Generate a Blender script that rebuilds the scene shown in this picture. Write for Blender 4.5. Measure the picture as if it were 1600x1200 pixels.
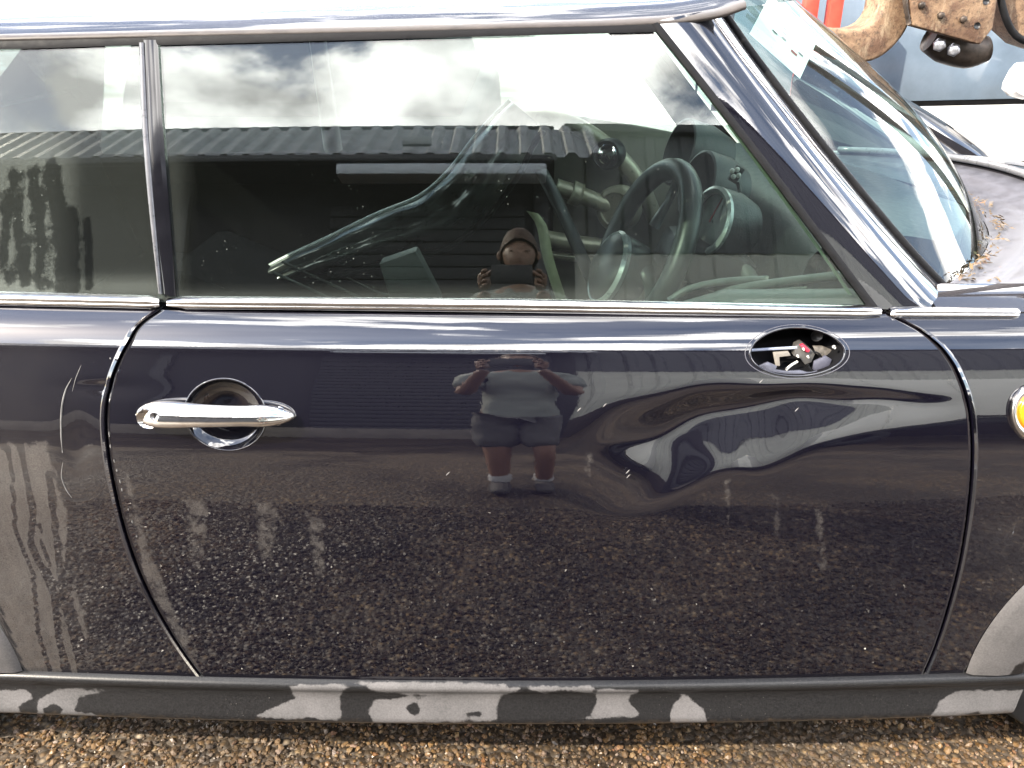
import bpy, bmesh, math, random
import numpy as np
from mathutils import Vector, Matrix, noise as mnoise

# ------------------------------------------------------------------ camera, sky, sun, exposure
scene = bpy.context.scene
for o in list(bpy.data.objects):
    bpy.data.objects.remove(o)
col = scene.collection
R = math.radians
CAM_H, PITCH, FPX = 1.45, R(25.0), 1300.0
cam_data = bpy.data.cameras.new('camera')
cam_data.sensor_width = 36.0
cam_data.lens = 36.0 * FPX / 1600.0
cam_data.clip_start = 0.01
cam_data.clip_end = 3000.0
cam = bpy.data.objects.new('camera', cam_data)
cam.location = (0, 0, CAM_H)
cam.rotation_euler = (math.pi / 2 - PITCH, 0, 0)
col.objects.link(cam)
scene.camera = cam

SUN_DIR = Vector((-0.66, -0.40, 0.62)).normalized()      # towards the sun
world = bpy.data.worlds.new('World')
scene.world = world
world.use_nodes = True
wn, wl = world.node_tree.nodes, world.node_tree.links
wn.clear()
w_out = wn.new('ShaderNodeOutputWorld')
sky = wn.new('ShaderNodeTexSky')
sky.sky_type = 'NISHITA'
sky.sun_disc = False
sky.sun_elevation = math.asin(SUN_DIR.z)
sky.sun_rotation = math.atan2(SUN_DIR.x, SUN_DIR.y)
sky.air_density = 1.0
sky.dust_density = 1.2
bg_sky = wn.new('ShaderNodeBackground'); bg_sky.inputs[1].default_value = 0.15
wl.new(sky.outputs[0], bg_sky.inputs[0])
tc = wn.new('ShaderNodeTexCoord')
sep = wn.new('ShaderNodeSeparateXYZ'); wl.new(tc.outputs['Generated'], sep.inputs[0])
def wmath(op, a, b=None, clamp=False):
    n = wn.new('ShaderNodeMath'); n.operation = op; n.use_clamp = clamp
    for i, v in enumerate((a, b)):
        if v is None: continue
        if isinstance(v, (int, float)): n.inputs[i].default_value = v
        else: wl.new(v, n.inputs[i])
    return n.outputs[0]
zz = wmath('ADD', wmath('MAXIMUM', sep.outputs[2], 0.0), 0.22)
comb = wn.new('ShaderNodeCombineXYZ')
wl.new(wmath('DIVIDE', sep.outputs[0], zz), comb.inputs[0])
wl.new(wmath('DIVIDE', sep.outputs[1], zz), comb.inputs[1])
cl = wn.new('ShaderNodeTexNoise'); cl.inputs['Scale'].default_value = 1.7
cl.inputs['Detail'].default_value = 9.0; cl.inputs['Roughness'].default_value = 0.56
cl.inputs['Distortion'].default_value = 0.35
mp = wn.new('ShaderNodeMapping'); mp.inputs['Location'].default_value = (18.52, 3.8, 0.0)
wl.new(comb.outputs[0], mp.inputs[0]); wl.new(mp.outputs[0], cl.inputs['Vector'])
mr = wn.new('ShaderNodeMapRange'); mr.interpolation_type = 'SMOOTHSTEP'
mr.inputs['From Min'].default_value = 0.485; mr.inputs['From Max'].default_value = 0.575
mr.inputs['To Min'].default_value = 0.055
wl.new(cl.outputs['Fac'], mr.inputs['Value'])
bg_cl = wn.new('ShaderNodeBackground')
bg_cl.inputs[0].default_value = (1.0, 0.97, 0.94, 1); bg_cl.inputs[1].default_value = 4.2
cl2 = wn.new('ShaderNodeTexNoise'); cl2.inputs['Scale'].default_value = 4.2; cl2.inputs['Detail'].default_value = 6.0
wl.new(mp.outputs[0], cl2.inputs['Vector'])
mr2 = wn.new('ShaderNodeMapRange'); mr2.inputs['From Min'].default_value = 0.36; mr2.inputs['From Max'].default_value = 0.62
mr2.inputs['To Min'].default_value = 1.7; mr2.inputs['To Max'].default_value = 5.2
wl.new(cl2.outputs['Fac'], mr2.inputs['Value']); wl.new(mr2.outputs[0], bg_cl.inputs[1])
mx = wn.new('ShaderNodeMixShader')
wl.new(wmath('MULTIPLY', mr.outputs[0], wmath('MULTIPLY', sep.outputs[2], 4.0, True)), mx.inputs[0])
wl.new(bg_sky.outputs[0], mx.inputs[1]); wl.new(bg_cl.outputs[0], mx.inputs[2])
wl.new(mx.outputs[0], w_out.inputs[0])

sun_data = bpy.data.lights.new('sun', 'SUN')
sun_data.energy = 3.2
sun_data.angle = R(0.55)
sun_data.color = (1.0, 0.90, 0.74)
sun = bpy.data.objects.new('sun', sun_data)
sun.rotation_euler = SUN_DIR.to_track_quat('Z', 'Y').to_euler()
sun.location = (-6, -4, 8)
col.objects.link(sun)

scene.view_settings.view_transform = 'Standard'
scene.view_settings.look = 'None'
scene.view_settings.gamma = 1.0
scene.view_settings.use_curve_mapping = False
scene.view_settings.exposure = 1.95
scene.render.engine = 'CYCLES'
scene.cycles.use_denoising = True
scene.cycles.max_bounces = 12
scene.cycles.transparent_max_bounces = 24
scene.cycles.caustics_reflective = False
scene.cycles.caustics_refractive = False

# ------------------------------------------------------------------ helpers
rng = np.random.default_rng(7)
random.seed(7)

def tag(o, label=None, cat=None, group=None, kind=None):
    if label: o['label'] = label
    if cat: o['category'] = cat
    if group: o['group'] = group
    if kind: o['kind'] = kind
    return o

def empty(name, loc=(0, 0, 0), parent=None):
    o = bpy.data.objects.new(name, None)
    o.location = loc
    o.empty_display_size = 0.1
    col.objects.link(o)
    if parent: o.parent = parent
    return o

def mesh_obj(name, V, F, mat, parent=None, smooth=True, attrs=None, colattr=None, auto=None):
    me = bpy.data.meshes.new(name)
    me.from_pydata([tuple(map(float, v)) for v in V], [], [tuple(map(int, f)) for f in F])
    me.polygons.foreach_set('use_smooth', [bool(smooth)] * len(me.polygons))
    if auto is not None and smooth:
        me.set_sharp_from_angle(angle=R(auto))
    if attrs:
        for k, a in attrs.items():
            at_ = me.attributes.new(k, 'FLOAT', 'POINT')
            at_.data.foreach_set('value', np.asarray(a, dtype=np.float32).ravel())
    me.materials.append(mat)
    o = bpy.data.objects.new(name, me)
    col.objects.link(o)
    if parent:
        o.parent = parent
        o.matrix_parent_inverse = Matrix.Translation(parent_world(parent)).inverted()
    return o

def parent_world(p):
    loc = Vector((0, 0, 0))
    if p.type != 'EMPTY': return loc          # meshes are built in world coordinates
    while p is not None:
        loc += p.location if p.type == 'EMPTY' else Vector((0, 0, 0))
        p = p.parent
    return loc

def grid_faces(nu, nv, flip=False, closed_u=False, closed_v=False):
    F = []
    for i in range(nu if closed_u else nu - 1):
        for j in range(nv if closed_v else nv - 1):
            a = i * nv + j; b = ((i + 1) % nu) * nv + j
            c = ((i + 1) % nu) * nv + (j + 1) % nv; d = i * nv + (j + 1) % nv
            F.append((a, d, c, b) if flip else (a, b, c, d))
    return F

def grid_obj(name, P, mat, parent=None, flip=False, closed_u=False, closed_v=False, caps=False, **kw):
    P = np.asarray(P, float)
    nu, nv = P.shape[:2]
    F = grid_faces(nu, nv, flip, closed_u, closed_v)
    if caps and closed_v:
        F.append(tuple(range(nv)) if flip else tuple(range(nv - 1, -1, -1)))
        e = tuple((nu - 1) * nv + j for j in range(nv))
        F.append(e[::-1] if flip else e)
    return mesh_obj(name, P.reshape(-1, 3), F, mat, parent, **kw)

def tube_pts(path, rad, n=10, squash=1.0):
    path = np.asarray(path, float); m = len(path)
    rad = np.broadcast_to(np.asarray(rad, float), (m,))
    T = np.gradient(path, axis=0); T /= np.linalg.norm(T, axis=1)[:, None] + 1e-12
    up = np.array([0, 0, 1.0]) if abs(T[0][2]) < .9 else np.array([0, 1.0, 0])
    P = np.zeros((m, n, 3))
    A = None
    for i in range(m):
        if A is None:
            A = np.cross(T[i], up)
        A = A - T[i] * A.dot(T[i]); A /= np.linalg.norm(A) + 1e-12
        B = np.cross(T[i], A)
        for k in range(n):
            t = 2 * math.pi * k / n
            P[i, k] = path[i] + rad[i] * (math.cos(t) * A + squash * math.sin(t) * B)
    return P

def tube(name, path, rad, mat, parent=None, n=10, closed=False, squash=1.0, **kw):
    P = tube_pts(path, rad, n, squash)
    return grid_obj(name, P, mat, parent, flip=True, closed_u=closed, closed_v=True, caps=not closed, **kw)

def smooth_path(pts, n):
    pts = np.asarray(pts, float)
    d = np.r_[0, np.cumsum(np.linalg.norm(np.diff(pts, axis=0), axis=1))]
    t = np.linspace(0, d[-1], n)
    m = len(pts)
    tang = np.zeros_like(pts)
    for i in range(m):
        a, b = max(i - 1, 0), min(i + 1, m - 1)
        tang[i] = (pts[b] - pts[a]) / max(d[b] - d[a], 1e-9)
    out = []
    for tt in t:
        i = min(max(np.searchsorted(d, tt) - 1, 0), m - 2)
        h = d[i + 1] - d[i]; s = (tt - d[i]) / h
        h00 = 2*s**3-3*s**2+1; h10 = s**3-2*s**2+s; h01 = -2*s**3+3*s**2; h11 = s**3-s**2
        out.append(h00*pts[i] + h10*h*tang[i] + h01*pts[i+1] + h11*h*tang[i+1])
    return np.array(out)

def curve1(xs, ys):
    """smooth monotone-ish interpolation (cubic hermite) as a callable"""
    xs = np.asarray(xs, float); ys = np.asarray(ys, float)
    m = np.gradient(ys, xs)
    def f(x):
        x = np.clip(np.asarray(x, float), xs[0], xs[-1])
        i = np.clip(np.searchsorted(xs, x) - 1, 0, len(xs) - 2)
        h = xs[i+1] - xs[i]; s = (x - xs[i]) / h
        return ((2*s**3-3*s**2+1)*ys[i] + (s**3-2*s**2+s)*h*m[i] + (-2*s**3+3*s**2)*ys[i+1] + (s**3-s**2)*h*m[i+1])
    return f

def box_bm(bm, c, s, rot=None, bev=0.0):
    r = bmesh.ops.create_cube(bm, size=1.0)
    vs = r['verts']
    M = Matrix.Translation(c) @ (rot.to_4x4() if rot else Matrix.Identity(4)) @ Matrix.Diagonal((s[0], s[1], s[2], 1))
    bmesh.ops.transform(bm, matrix=M, verts=vs)
    if bev > 0:
        es = list({e for v in vs for e in v.link_edges})
        bmesh.ops.bevel(bm, geom=es, offset=bev, segments=2, profile=0.5, affect='EDGES')

def bm_obj(name, bm, mat, parent=None, smooth=False, auto=None):
    me = bpy.data.meshes.new(name)
    bmesh.ops.recalc_face_normals(bm, faces=bm.faces)
    bm.to_mesh(me); bm.free()
    me.polygons.foreach_set('use_smooth', [smooth] * len(me.polygons))
    if auto is not None: me.set_sharp_from_angle(angle=R(auto))
    me.materials.append(mat)
    o = bpy.data.objects.new(name, me)
    col.objects.link(o)
    if parent:
        o.parent = parent
        o.matrix_parent_inverse = Matrix.Translation(parent_world(parent)).inverted()
    return o

def box(name, c, s, mat, parent=None, rot=None, bev=0.004):
    bm = bmesh.new(); box_bm(bm, c, s, rot, bev)
    return bm_obj(name, bm, mat, parent, smooth=bev > 0, auto=40 if bev > 0 else None)

def prism(name, outline, depth_vec, mat, parent=None, bev=0.0, seg=2):
    """extrude a closed 3D outline along depth_vec"""
    bm = bmesh.new()
    vs = [bm.verts.new(p) for p in outline]
    f = bm.faces.new(vs)
    r = bmesh.ops.extrude_face_region(bm, geom=[f])
    nv = [g for g in r['geom'] if isinstance(g, bmesh.types.BMVert)]
    bmesh.ops.translate(bm, vec=Vector(depth_vec), verts=nv)
    if bev > 0:
        bmesh.ops.recalc_face_normals(bm, faces=bm.faces)
        es = [e for e in bm.edges if len(e.link_faces) == 2 and e.calc_face_angle(0) > 0.6]
        bmesh.ops.bevel(bm, geom=es, offset=bev, segments=seg, profile=0.5, affect='EDGES')
    return bm_obj(name, bm, mat, parent, smooth=True, auto=35)

def ray(px, py):
    cp, sp = math.cos(PITCH), math.sin(PITCH)
    a, b = (px - 800.0), (600.0 - py)
    return np.array([a, FPX * cp + b * sp, -FPX * sp + b * cp])

def at(px, py, Y):
    """point seen at photo pixel (1600x1200) on the upright plane y = Y"""
    d = ray(px, py)
    return np.array([0, 0, CAM_H]) + d * (Y / d[1])

def atz(px, py, Z):
    d = ray(px, py)
    return np.array([0, 0, CAM_H]) + d * ((Z - CAM_H) / d[2])

def proj(p):
    x, y, z = p[0], p[1], p[2] - CAM_H
    cp, sp = math.cos(PITCH), math.sin(PITCH)
    zc = y * cp - z * sp
    return 800 + FPX * x / zc, 600 - FPX * (y * sp + z * cp) / zc

# ------------------------------------------------------------------ materials
def new_mat(name):
    m = bpy.data.materials.new(name); m.use_nodes = True
    nt = m.node_tree
    p = nt.nodes['Principled BSDF']
    return m, nt, p

def setp(p, **kw):
    names = dict(color='Base Color', rough='Roughness', metal='Metallic', coat='Coat Weight', coat_rough='Coat Roughness',
                 coat_ior='Coat IOR', ior='IOR', spec='Specular IOR Level', trans='Transmission Weight', alpha='Alpha',
                 emis='Emission Color', emis_s='Emission Strength', sheen='Sheen Weight')
    for k, v in kw.items():
        i = p.inputs[names[k]]
        if k in ('color', 'emis') and len(v) == 3: v = (*v, 1)
        i.default_value = v

class N:
    """small node-tree writer"""
    def __init__(self, nt): self.nt = nt; self.n = nt.nodes; self.l = nt.links
    def new(self, t, **kw):
        nd = self.n.new(t)
        for k, v in kw.items(): setattr(nd, k, v)
        return nd
    def link(self, a, b): self.l.new(a, b)
    def val(self, sock, v):
        if isinstance(v, (int, float)): sock.default_value = v
        elif isinstance(v, tuple): sock.default_value = v if len(v) == len(sock.default_value) else (*v, 1)
        else: self.l.new(v, sock)
    def math(self, op, a, b=0.0, clamp=False):
        nd = self.new('ShaderNodeMath', operation=op); nd.use_clamp = clamp
        self.val(nd.inputs[0], a); self.val(nd.inputs[1], b); return nd.outputs[0]
    def noise(self, scale, detail=4, rough=.5, vec=None, dist=0.0):
        nd = self.new('ShaderNodeTexNoise')
        nd.inputs['Scale'].default_value = scale; nd.inputs['Detail'].default_value = detail
        nd.inputs['Roughness'].default_value = rough; nd.inputs['Distortion'].default_value = dist
        if vec is not None: self.l.new(vec, nd.inputs['Vector'])
        return nd.outputs['Fac']
    def vor(self, scale, vec=None, feature='F1', out='Distance', rnd=1.0):
        nd = self.new('ShaderNodeTexVoronoi', feature=feature)
        nd.inputs['Scale'].default_value = scale; nd.inputs['Randomness'].default_value = rnd
        if vec is not None: self.l.new(vec, nd.inputs['Vector'])
        return nd.outputs[out]
    def obj(self): return self.new('ShaderNodeTexCoord').outputs['Object']
    def attr(self, name, out='Fac'):
        nd = self.new('ShaderNodeAttribute'); nd.attribute_name = name; return nd.outputs[out]
    def map(self, v, a, b, c=0.0, d=1.0, smooth=False):
        nd = self.new('ShaderNodeMapRange'); nd.clamp = True
        if smooth: nd.interpolation_type = 'SMOOTHSTEP'
        self.val(nd.inputs[0], v)
        for i, x in enumerate((a, b, c, d)): nd.inputs[i + 1].default_value = x
        return nd.outputs[0]
    def mix(self, fac, a, b):
        nd = self.new('ShaderNodeMix', data_type='RGBA')
        self.val(nd.inputs['Factor'], fac); self.val(nd.inputs[6], a); self.val(nd.inputs[7], b)
        return nd.outputs[2]
    def mixf(self, fac, a, b):
        nd = self.new('ShaderNodeMix', data_type='FLOAT')
        self.val(nd.inputs['Factor'], fac); self.val(nd.inputs[2], a); self.val(nd.inputs[3], b)
        return nd.outputs[0]
    def scale(self, vec, s):
        nd = self.new('ShaderNodeMapping'); nd.inputs['Scale'].default_value = s
        self.l.new(vec, nd.inputs[0]); return nd.outputs[0]
    def bump(self, h, strength=.3, dist=.01):
        nd = self.new('ShaderNodeBump'); nd.inputs['Strength'].default_value = strength
        nd.inputs['Distance'].default_value = dist; self.l.new(h, nd.inputs['Height']); return nd.outputs[0]
    def ramp(self, fac, stops):
        nd = self.new('ShaderNodeValToRGB'); cr = nd.color_ramp
        while len(cr.elements) < len(stops): cr.elements.new(0.5)
        for e, (pos, c) in zip(cr.elements, stops):
            e.position = pos; e.color = (*c, 1) if len(c) == 3 else c
        self.val(nd.inputs[0], fac); return nd.outputs[0]

def simple(name, color, rough=.5, metal=0.0, noise=0.0, nscale=40, bump=0.0, **kw):
    m, nt, p = new_mat(name)
    setp(p, color=color, rough=rough, metal=metal, **kw)
    n = N(nt); o = n.obj()
    f = n.noise(nscale, 5, .6, o)
    if noise:
        lo = tuple(c * (1 - noise) for c in color); hi = tuple(min(1, c * (1 + noise)) for c in color)
        n.link(n.mix(n.map(f, .3, .7), (*lo, 1), (*hi, 1)), p.inputs['Base Color'])
        n.link(n.map(f, .3, .7, max(.02, rough * .8), min(1, rough * 1.2)), p.inputs['Roughness'])
    if bump:
        n.link(n.bump(n.noise(nscale * 4, 3, .6, o), bump, .002), p.inputs['Normal'])
    return m

PAINT_COL = (0.0014, 0.0012, 0.0044)
def paint_material(name, dusty=True):
    """dark blue-violet metallic paint under clear coat with dust film, specks and dried drip marks"""
    m, nt, p = new_mat(name)
    n = N(nt); o = n.obj()
    setp(p, rough=.45, metal=0.0, spec=0.04, coat=1.0, coat_rough=.012, coat_ior=1.95, ior=1.5)
    film = n.attr('film'); drip = n.attr('drip'); scuff = n.attr('scuff')
    # fine speckled dust + vertical wash marks broken by noise
    fine = n.noise(420, 3, .7, o)
    mott = n.noise(26, 5, .6, o)
    warp = n.noise(60, 4, .6, o)
    dripedge = n.map(n.math('ADD', drip, n.math('MULTIPLY', n.math('SUBTRACT', warp, .5), .55)), .42, .58, 0, 1, True)
    specks = n.map(n.vor(95, n.scale(o, (1, .3, 1.6))), .0, .085, 1.0, 0.0)
    speckmask = n.map(n.noise(9, 2, .5, o), .5, .62)
    specks = n.math('MULTIPLY', specks, speckmask)
    filmf = n.math('MULTIPLY', film, n.map(n.math('ADD', n.math('MULTIPLY', mott, .6), n.math('MULTIPLY', fine, .4)), .3, .75, .55, 1.3))
    dust = n.math('ADD', n.math('ADD', filmf, n.math('MULTIPLY', n.math('MULTIPLY', dripedge, n.map(fine, .3, .7, .07, .20)), n.map(n.noise(30, 5, .7, n.scale(o, (1.6, 1, .25))), .35, .62, .65, 1.0))), n.math('MULTIPLY', specks, .20))
    dust = n.math('ADD', dust, scuff, True)
    n.link(n.mix(dust, (*PAINT_COL, 1), (.30, .275, .25, 1)), p.inputs['Base Color'])
    n.link(n.map(dust, 0, .35, 1.0, .42), p.inputs['Coat Weight'])
    n.link(n.map(n.math('ADD', dust, n.math('MULTIPLY', fine, .03)), .02, .5, .012, .22), p.inputs['Coat Roughness'])
    # faint orange peel
    n.link(n.bump(n.noise(230, 2, .5, o), .012, .001), p.inputs['Coat Normal'])
    return m

M = {}
M['paint'] = paint_material('dark_blue_paint')
M['chrome'] = simple('chrome', (.78, .76, .74), .09, 1.0, noise=.06, nscale=90)
M['chrome_dull'] = simple('dulled_chrome_moulding', (.74, .72, .70), .15, 1.0, noise=.12, nscale=60)
M['rubber'] = simple('black_rubber', (.008, .008, .009), .6, noise=.3, bump=.2, spec=.15)
M['gutter'] = simple('weathered_grey_rubber', (.060, .052, .048), .5, noise=.25, nscale=30, bump=.2, spec=.3)
M['black'] = simple('black_plastic', (.01, .01, .011), .45, noise=.25)
M['black_gloss'] = simple('gloss_black', (.006, .006, .008), .08, noise=.2)
M['inner'] = simple('black_inner_metal', (.004, .004, .005), .8, noise=.3, spec=.1)
M['steel'] = simple('bare_steel', (.42, .42, .45), .35, .8, noise=.3, nscale=120)
M['orange'] = simple('orange_lens', (.85, .24, .01), .12, noise=.12, nscale=160, coat=1.0)
M['red'] = simple('red_plastic', (.30, .012, .03), .35, noise=.2)
M['white_plastic'] = simple('white_plastic', (.50, .49, .46), .4, noise=.08)

def glass_material(name, tint, f0=.055, dirt=False, dens=1.0):
    m = bpy.data.materials.new(name); m.use_nodes = True
    nt = m.node_tree; n = N(nt); nt.nodes.clear()
    out = n.new('ShaderNodeOutputMaterial')
    geo = n.new('ShaderNodeNewGeometry')
    dot = n.new('ShaderNodeVectorMath', operation='DOT_PRODUCT')
    n.link(geo.outputs['Incoming'], dot.inputs[0]); n.link(geo.outputs['Normal'], dot.inputs[1])
    c = n.math('ABSOLUTE', dot.outputs['Value'])
    sch = n.math('POWER', n.math('SUBTRACT', 1.0, c, True), 5.0)
    fac = n.math('ADD', n.math('MULTIPLY', sch, 1 - f0), f0, True)
    tr = n.new('ShaderNodeBsdfTransparent'); tr.inputs[0].default_value = (*tint, 1)
    gl = n.new('ShaderNodeBsdfGlossy'); gl.inputs['Roughness'].default_value = .0
    mixs = n.new('ShaderNodeMixShader')
    n.link(fac, mixs.inputs[0]); n.link(tr.outputs[0], mixs.inputs[1]); n.link(gl.outputs[0], mixs.inputs[2])
    last = mixs.outputs[0]
    o = n.obj()
    if dirt:
        film = n.attr('film'); drip = n.attr('drip')
        warp = n.noise(48, 6, .75, o); fine = n.noise(400, 3, .7, o)
        wet = n.map(n.math('ADD', drip, n.math('MULTIPLY', n.math('SUBTRACT', warp, .5), 1.8)), .30, .66, 0, 1, True)
        spk = n.math('MULTIPLY', n.map(n.vor(70, o), 0, .09, .5, 0.), n.map(n.noise(7, 2, .5, o), .5, .6))
        f = n.math('MULTIPLY', film, n.map(fine, .3, .7, .7, 1.2))
        f = n.math('ADD', n.math('MULTIPLY', f, n.math('SUBTRACT', 1.0, n.math('MULTIPLY', wet, .72), True)), spk, True)
        df = n.new('ShaderNodeBsdfDiffuse'); df.inputs[0].default_value = (.36, .40, .36, 1)
        mm = n.new('ShaderNodeMixShader'); n.link(f, mm.inputs[0]); n.link(last, mm.inputs[1]); n.link(df.outputs[0], mm.inputs[2])
        last = mm.outputs[0]
    n.link(last, out.inputs[0])
    return m
M['glass'] = glass_material('green_tinted_glass', (.66, .73, .70), .06, True)
M['glass_far'] = glass_material('tinted_glass', (.82, .88, .86), .05)
M['glass_ws'] = glass_material('windscreen_glass', (.60, .73, .69), .05, True)
# ------------------------------------------------------------------ the car's side as one smooth surface y = side(x, z)
YC = 2.03                                   # centre line of the car
TZ = np.array([.10, .15, .27, .40, .50, .60, .66, .72, .785, .828, .862, .907, .935, .950, .965, .985, 1.05])
TT = np.array([-18, -14, -6, -2.5, -1, .5, 2, 4.5, 10.5, 14, 17, 22, 26, 34, 48, 66, 70.])
_z = np.linspace(.10, 1.05, 1901)
_s = np.cumsum(np.tan(np.radians(curve1(TZ, TT)(_z)))) * (_z[1] - _z[0])
_s -= np.interp(.5, _z, _s)
SIDE_Y0, KX = 1.165, 0.028
ZB0 = 0.982
def zbelt(x): return ZB0 - 0.006 * np.asarray(x, float)
def S(z): return SIDE_Y0 + np.interp(z, _z, _s)
def side(x, z):
    x = np.asarray(x, float)
    return S(np.asarray(z, float) * ZB0 / zbelt(x)) + KX * (x - .02) ** 2
_zg = np.linspace(0, .6, 601)
_sg = np.cumsum(np.tan(np.radians(np.interp(_zg, [0, .2, .42, .6], [16.8, 18.3, 20.5, 26])))) * (_zg[1] - _zg[0])
def glass_y(x, z):
    x = np.asarray(x, float); z = np.asarray(z, float)
    return side(x, zbelt(x)) + .006 + np.interp(z - zbelt(x), _zg, _sg) + .010 * (x - .02) ** 2
def hit(px, py, fn, off=0.0):
    d = ray(px, py); c = np.array([0, 0, CAM_H])
    lo, hi = .3 / d[1], 3.5 / d[1]
    for _ in range(60):
        t = .5 * (lo + hi); p = c + d * t
        if p[1] < float(fn(p[0], p[2])) - off: lo = t
        else: hi = t
    return c + d * t
def on_side(px, py, off=0.0): return hit(px, py, side, off)
def on_glass(px, py, off=0.0): return hit(px, py, glass_y, off)

ZSILL = float(on_side(800, 1067)[2])
left_gap_px = [(252, 484), (224, 503), (201, 535), (181, 575), (168, 620), (165, 650), (168, 700), (178, 760), (195, 830), (222, 905), (258, 975), (290, 1025), (322, 1067)]
right_gap_px = [(1388, 496), (1430, 512), (1462, 535), (1485, 562), (1502, 595), (1513, 630), (1519, 680), (1519, 730), (1513, 800), (1500, 880), (1482, 950), (1460, 1015), (1437, 1067)]
def gap_fn(pxs):
    P = np.array([on_side(*p) for p in pxs])
    v = (P[:, 2] - ZSILL) / (zbelt(P[:, 0]) - ZSILL)
    o = np.argsort(v); v, x = v[o], P[o, 0]
    v[0] = min(v[0], 0); v[-1] = max(v[-1], 1)
    return curve1(v, x)
L_gap, R_gap = gap_fn(left_gap_px), gap_fn(right_gap_px)

# wheel arches: circles in (x, z) through two traced points each
AX_Z = .315
def arch_fit(p, q):
    a, b = on_side(*p), on_side(*q)
    xc = ((b[0]**2 + (b[2]-AX_Z)**2) - (a[0]**2 + (a[2]-AX_Z)**2)) / (2 * (b[0] - a[0]))
    return xc, math.hypot(a[0]-xc, a[2]-AX_Z)
FX, FR = arch_fit((1505, 1072), (1600, 930))
RX, RR = arch_fit((38, 1062), (0, 1012))
FR_ = .375; FX = on_side(1503, 1070)[0] + math.sqrt(FR_**2 - (ZSILL-AX_Z)**2)
RR_ = .375; RX = on_side(40, 1062)[0] - math.sqrt(RR_**2 - (ZSILL-AX_Z)**2)
def zbot(x):
    x = np.asarray(x, float)
    z = np.full_like(x, ZSILL)
    for c, r in ((FX, FR_), (RX, RR_)):
        d2 = r**2 - (x - c)**2
        z = np.where(d2 > 0, np.maximum(z, AX_Z + np.sqrt(np.maximum(d2, 0))), z)
    return z

def poly_dist(px, py, pts):
    """distance in pixels from points to a polyline"""
    d = np.full(np.shape(px), 1e9)
    for (x0, y0), (x1, y1) in zip(pts[:-1], pts[1:]):
        ex, ey = x1-x0, y1-y0
        t = np.clip(((px-x0)*ex + (py-y0)*ey) / (ex*ex+ey*ey+1e-9), 0, 1)
        d = np.minimum(d, np.hypot(px-x0-t*ex, py-y0-t*ey))
    return d
def poly_mask(px, py, pts, soft=8.0):
    inside = np.zeros(np.shape(px), bool)
    n = len(pts)
    for i in range(n):
        x0, y0 = pts[i]; x1, y1 = pts[(i+1) % n]
        c = ((y0 > py) != (y1 > py)) & (px < (x1-x0)*(py-y0)/((y1-y0)+1e-12) + x0)
        inside ^= c
    d = poly_dist(px, py, list(pts)+[pts[0]])
    sd = np.where(inside, d, -d)
    return np.clip(sd / soft * .5 + .5, 0, 1)
def projv(P):
    x, y, z = P[..., 0], P[..., 1], P[..., 2]-CAM_H
    cp, sp = math.cos(PITCH), math.sin(PITCH)
    zc = np.maximum(y*cp - z*sp, .05)
    return 800 + FPX*x/zc, 600 - FPX*(y*sp+z*cp)/zc

# dents: depth pushed inwards as a function of place on the panel
def _gau(a, s): return np.exp(-.5*(a/s)**2)
_yt = curve1([880, 980, 1080, 1250, 1400, 1520], [642, 613, 601, 603, 611, 620])
_yd = curve1([880, 1000, 1040, 1100, 1180, 1280, 1400, 1520], [700, 700, 690, 666, 640, 627, 627, 630])
_yl = curve1([880, 1000, 1040, 1080, 1120, 1150, 1180, 1215, 1250, 1300, 1400, 1520], [800, 798, 782, 760, 736, 730, 737, 724, 702, 684, 664, 648])
_am = curve1([880, 930, 980, 1030, 1080, 1140, 1200, 1260, 1320, 1400, 1520], [0, .003, .012, .022, .026, .025, .023, .017, .010, .005, 0])
def crease(px, py):
    return .0035*np.exp(-((px-170)/62.)**2)*np.exp(-((py-606)/11.)**2)
def dent(x, z):
    """long shallow knock in the upper front of the door: steep crease along its top, sloping floor that ends in a ridge"""
    Pq = np.stack([x, side(x, z), z], -1)
    px, py = projv(Pq)
    yt, yd, yl = _yt(px), _yd(px), _yl(px)
    yt = yt + 3*np.sin(px/31.); yd = yd + 4*np.sin(px/23.+1)
    am = np.where((px > 880) & (px < 1520), _am(px), 0)
    up = np.clip((py-yt)/(yd-yt), 0, 1); up = up*up*(3-2*up)
    dn = np.clip(1-(py-yd)/(yl-yd), 0, 1)
    d = am*np.where(py < yd, up, dn)
    d += .0009*np.sin(px/33.+py/24.)*np.clip(d/.012, 0, 1)+.0003*np.sin(px/17.-py/21.)*np.clip(d/.012, 0, 1)
    d += crease(px, py)
    k = np.array([1, 2, 3, 4, 3, 2, 1])/16.
    for _ in range(3):
        d = np.apply_along_axis(lambda r: np.convolve(np.pad(r, 3, mode='edge'), k, 'valid'), 0, d)
        d = np.apply_along_axis(lambda r: np.convolve(np.pad(r, 2, mode='edge'), [1/9, 2/9, 3/9, 2/9, 1/9], 'valid'), 1, d)
    return d
_qc = on_side(112, 640)
def dent_q(x, z):
    px, py = projv(np.stack([x, side(x, z), z], -1))
    return crease(px, py) + .003*np.exp(-((px-120)/26.)**2)*np.exp(-((py-690)/60.)**2)

HANDLE_C, HANDLE_R = (352, 648), (64, 56)
MIRROR_C, MIRROR_R = (1246, 550), (74, 38)
def hole_fn(c, r):
    p0 = on_side(*c)
    px = on_side(c[0]+r[0], c[1]); py_ = on_side(c[0], c[1]-r[1]); pyb = on_side(c[0], c[1]+r[1])
    rx = px[0]-p0[0]; zt, zb_ = py_[2], pyb[2]
    return p0[0], .5*(zt+zb_), rx, .5*(zt-zb_)
H_HOLE, M_HOLE = hole_fn(HANDLE_C, HANDLE_R), hole_fn(MIRROR_C, MIRROR_R)

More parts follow.
